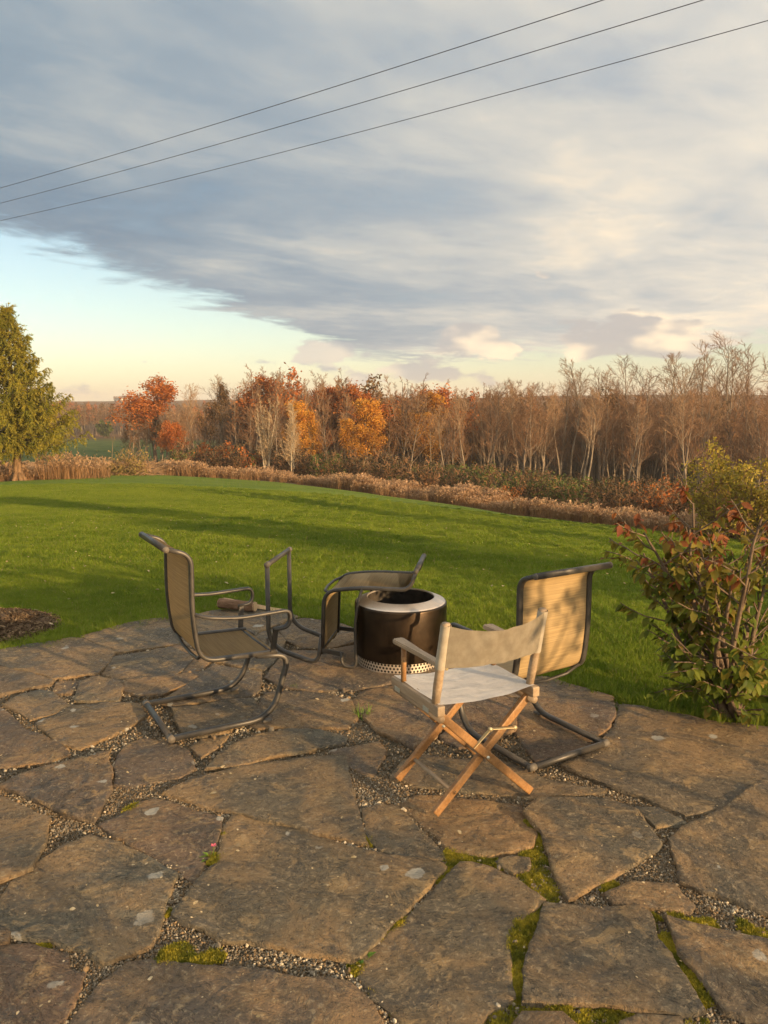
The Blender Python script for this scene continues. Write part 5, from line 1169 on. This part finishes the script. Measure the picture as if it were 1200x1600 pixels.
for p, d in leafpos:
    red = p.z + rr.gauss(0, .15)
    c = 2 if red > 1.04 else (1 if red > .74 or rr.random() < .20 else 0)
    if p.z < .10: continue
    L = rr.uniform(.040, .080) * (1.0 if c < 2 else .95); o_ = Vector((d.x + rr.gauss(0, .6), d.y + rr.gauss(0, .6), rr.uniform(-1.5, -.1) if rr.random() < .8 else rr.uniform(-.3, .4))).normalized()
    cand.append((p, o_, L, c))
cand.sort(key=lambda q: (q[0].y + q[0].x * .6))       # the leaves nearest the camera side first
for k, (p, o_, L, c) in enumerate(cand):
    qn = o_.to_track_quat('X', 'Z'); qn.rotate(Matrix.Rotation(rr.gauss(0, .5), 3, o_)); me = LEAFM[c][k % 3]
    if k < 300:
        o = obj('leaf', me, bush, p); o.rotation_euler = qn.to_euler(); o.scale = (L, L, L)
    else:
        Mx = qn.to_matrix() * L; b = len(rest[0].v); rest[0].v.extend([tuple(Mx @ v.co + p) for v in me.vertices]); rest[0].f.extend([tuple(i + b for i in f.vertices) for f in me.polygons]); rest[0].mi.extend([c] * len(me.polygons))
fo = obj('foliage', rest[0].mesh('foliage', LEAFC, True), bush); fo['kind'] = 'stuff'

# ------------------------------------------------------------------ overhead wires and the poles that carry them, out of the picture
M_WIRE = simple('weathered_wire', (0.05, 0.05, 0.055), (0.07, 0.07, 0.075), 2, 0.5, 0.4)
M_POLE = bark_mat('pole_wood', (0.14, 0.10, 0.07), (0.24, 0.18, 0.13), 4.0)
WH = 6.9
def sky_pt(px, py, h=WH):
    r = ray(px, py); t = h / r.z; return Vector((r.x * t, r.y * t, CAM_H + h))
WPX = (((0, 290), (929, 0)), ((0, 316), (1088, 0)), ((0, 346), (1200, 30)))
ends = [(sky_pt(*a), sky_pt(*b)) for a, b in WPX]
dirw = (ends[1][1] - ends[1][0]).normalized(); nrm_ = Vector((-dirw.y, dirw.x, 0)); mid0 = ends[1][0]
PT = (-16.0, (ends[1][1] - ends[1][0]).length + 16.0)                                            # pole places along the middle wire
SAG = 0.55
for k, (a, b) in enumerate(ends):
    offn = ((a - mid0).dot(nrm_) + (b - mid0).dot(nrm_)) / 2; pts = []
    for j in range(61):
        t = j / 60; u = PT[0] + (PT[1] - PT[0]) * t; p = mid0 + dirw * u + nrm_ * offn; 
        s0 = 4 * t * (1 - t) * SAG; p.z = CAM_H + WH + 0.42 - s0; pts.append(p)
    o = MB().tube(pts, 0.0075, 6).build('power_line', M_WIRE, None, True); tag(o, ('uppermost of the three dark wires crossing the sky', 'middle of the three dark wires crossing the sky', 'lowest of the three dark wires crossing the sky')[k], 'power line', 'overhead wires')
offs = [((a - mid0).dot(nrm_) + (b - mid0).dot(nrm_)) / 2 for a, b in ends]
for k, u in enumerate(PT):
    p = mid0 + dirw * u; zb = tz1(p.x, p.y); root = empty('utility_pole', (p.x, p.y, zb - .1), math.atan2(dirw.y, dirw.x)); zt = CAM_H + WH + 0.42 - zb + .1
    MB().tube([(0, 0, 0), (0, 0, zt + .6)], [.16, .10], 12).build('post', M_POLE, root, True)
    MB().beam((0.13, min(offs) - .2, zt - .17), (0.13, max(offs) + .2, zt - .17), .09, .11, (0, 0, 1), .005).build('crossarm', M_POLE, root)
    for f in offs: MB().lathe([(.0, .0), (.035, .0), (.05, .04), (.03, .07), (.045, .10), (.0, .12)], 10, (0.13 if f else .13, f, zt - .115)).build('insulator', M_CAP, root, True)
    tag(root, ('wooden utility pole beyond the left edge of the view', 'wooden utility pole beyond the right edge of the view')[k], 'utility pole', 'utility poles')

# ------------------------------------------------------------------ unseen trees added behind and right of the viewer to shade patio and lawn
def shade_tree(x, y, h, seed, nl, size, label, first=.22, l1=.40, br=(20, 8, 6)):
    root = empty('added_shade_tree', (x, y, tz1(x, y) - .05)); thick, thin, tips = grow(seed, h, .02 * h, first=first, n1=br[0], n2=br[1], n3=br[2], ang=(30, 65), l1=l1, up=.15, wob=.06, twig=.010 if h > 3 else .004)
    tubes_mb(thick).build('trunk', M_BARK, root, True); cr = tubes_mb(thin); add_leaves(cr, tips, nl, size, .16 if h > 3 else .07, seed, 1); cr.build('crown', [M_TWIG, M_LYELLOW], root); tag(root, label, 'tree', 'unseen shade trees behind the viewer')
SHADE = [(15.0, 0.5, 5.0, 1500), (18.5, 5.5, 5.0, 1000), (22.5, 10.5, 4.6, 700), (14.6, -2.2, 4.2, 1300), (8.6, -6.05, 4.2, 260), (28.0, 17.0, 5.5, 900)]
for k, (x, y, h, nl) in enumerate(SHADE):
    shade_tree(x, y, h, 700 + k, nl, .11, 'unseen added shade tree' + (' nearest the house, right of the viewer', ' beside the lawn, right of the bush', ' at the right side of the lawn', ' behind the right edge of the patio', ' of small size behind the patio', ' far along the right side of the lawn')[k], .12, .42, (9, 4, 4) if k == 4 else (20, 8, 6))

shade_tree(4.45, 0.62, 2.15, 720, 420, .040, 'slender unseen tree added beside the patio to dapple the chair backs', .60, .30, (11, 5, 4))  # unseen, added to cast leaf shadows on the chair backs

# ------------------------------------------------------------------ houses of the far town
M_WALL = simple('pale_house_wall', (0.62, 0.58, 0.50), (0.72, 0.68, 0.60), 1.0, 0.8, 0.2); M_ROOF = simple('brown_roof', (0.16, 0.12, 0.10), (0.22, 0.17, 0.14), 1.0, 0.9, 0.1); M_PANE = simple('dark_pane', (0.03, 0.035, 0.04), (0.05, 0.055, 0.06), 1, 0.2, 0.5)
for k, (px, Y, w, h) in enumerate(((184, 640, 5, 3.4), (192, 655, 4, 3.8), (199, 630, 6, 4), (207, 660, 5, 3.4), (228, 640, 7, 4), (216, 690, 5, 3.6))):
    x = at_depth(px, 640, Y).x; z = tz1(x, Y) - 1.2; root = empty('far_house', (x, Y, z - 2.5), 0.3)
    MB().box((0, 0, h / 2 + 1), (w, 7, h + 2)).build('wall', M_WALL, root)
    rf = MB(); rf.addf([(-w / 2 - .4, -4, h + 1.9), (w / 2 + .4, -4, h + 1.9), (w / 2 + .4, 4, h + 1.9), (-w / 2 - .4, 4, h + 1.9), (-w / 2 - .4, 0, h + 4.2), (w / 2 + .4, 0, h + 4.2)], [(0, 1, 5, 4), (2, 3, 4, 5), (0, 4, 3), (1, 2, 5), (0, 3, 2, 1)]); rf.build('roof', M_ROOF, root)
    for q in (-.28, .28): MB().box((w * q, -3.52, h * .55 + 1.5), (1.4, .1, 1.6)).build('window', M_PANE, root)
    tag(root, ('pale house of the far town, leftmost of the row', 'narrow pale house of the far town, second from left', 'broad pale house of the far town, third from left', 'pale house of the far town, fourth from left', 'long pale house of the far town, rightmost', 'pale house of the far town left of the rightmost')[k], 'house', 'houses of the far town')

# ------------------------------------------------------------------ thin evening haze
hz_ = MB().box((0, 0, 12.5), (6400, 6400, 59)).mesh('haze', [])
hm = bpy.data.materials.new('haze_air'); hm.use_nodes = True; hm.node_tree.nodes.clear(); hg = G(hm.node_tree)
pv = hg.n('ShaderNodeVolumePrincipled', {'Color': (0.92, 0.90, 0.87, 1), 'Density': 0.0005, 'Anisotropy': 0.0})
ho = hg.n('ShaderNodeOutputMaterial', out=None); hm.node_tree.links.new(pv, ho.inputs['Volume'])
hz_.materials.append(hm); tag(obj('haze', hz_), 'thin warm evening haze over the valley', None, None, 'stuff')
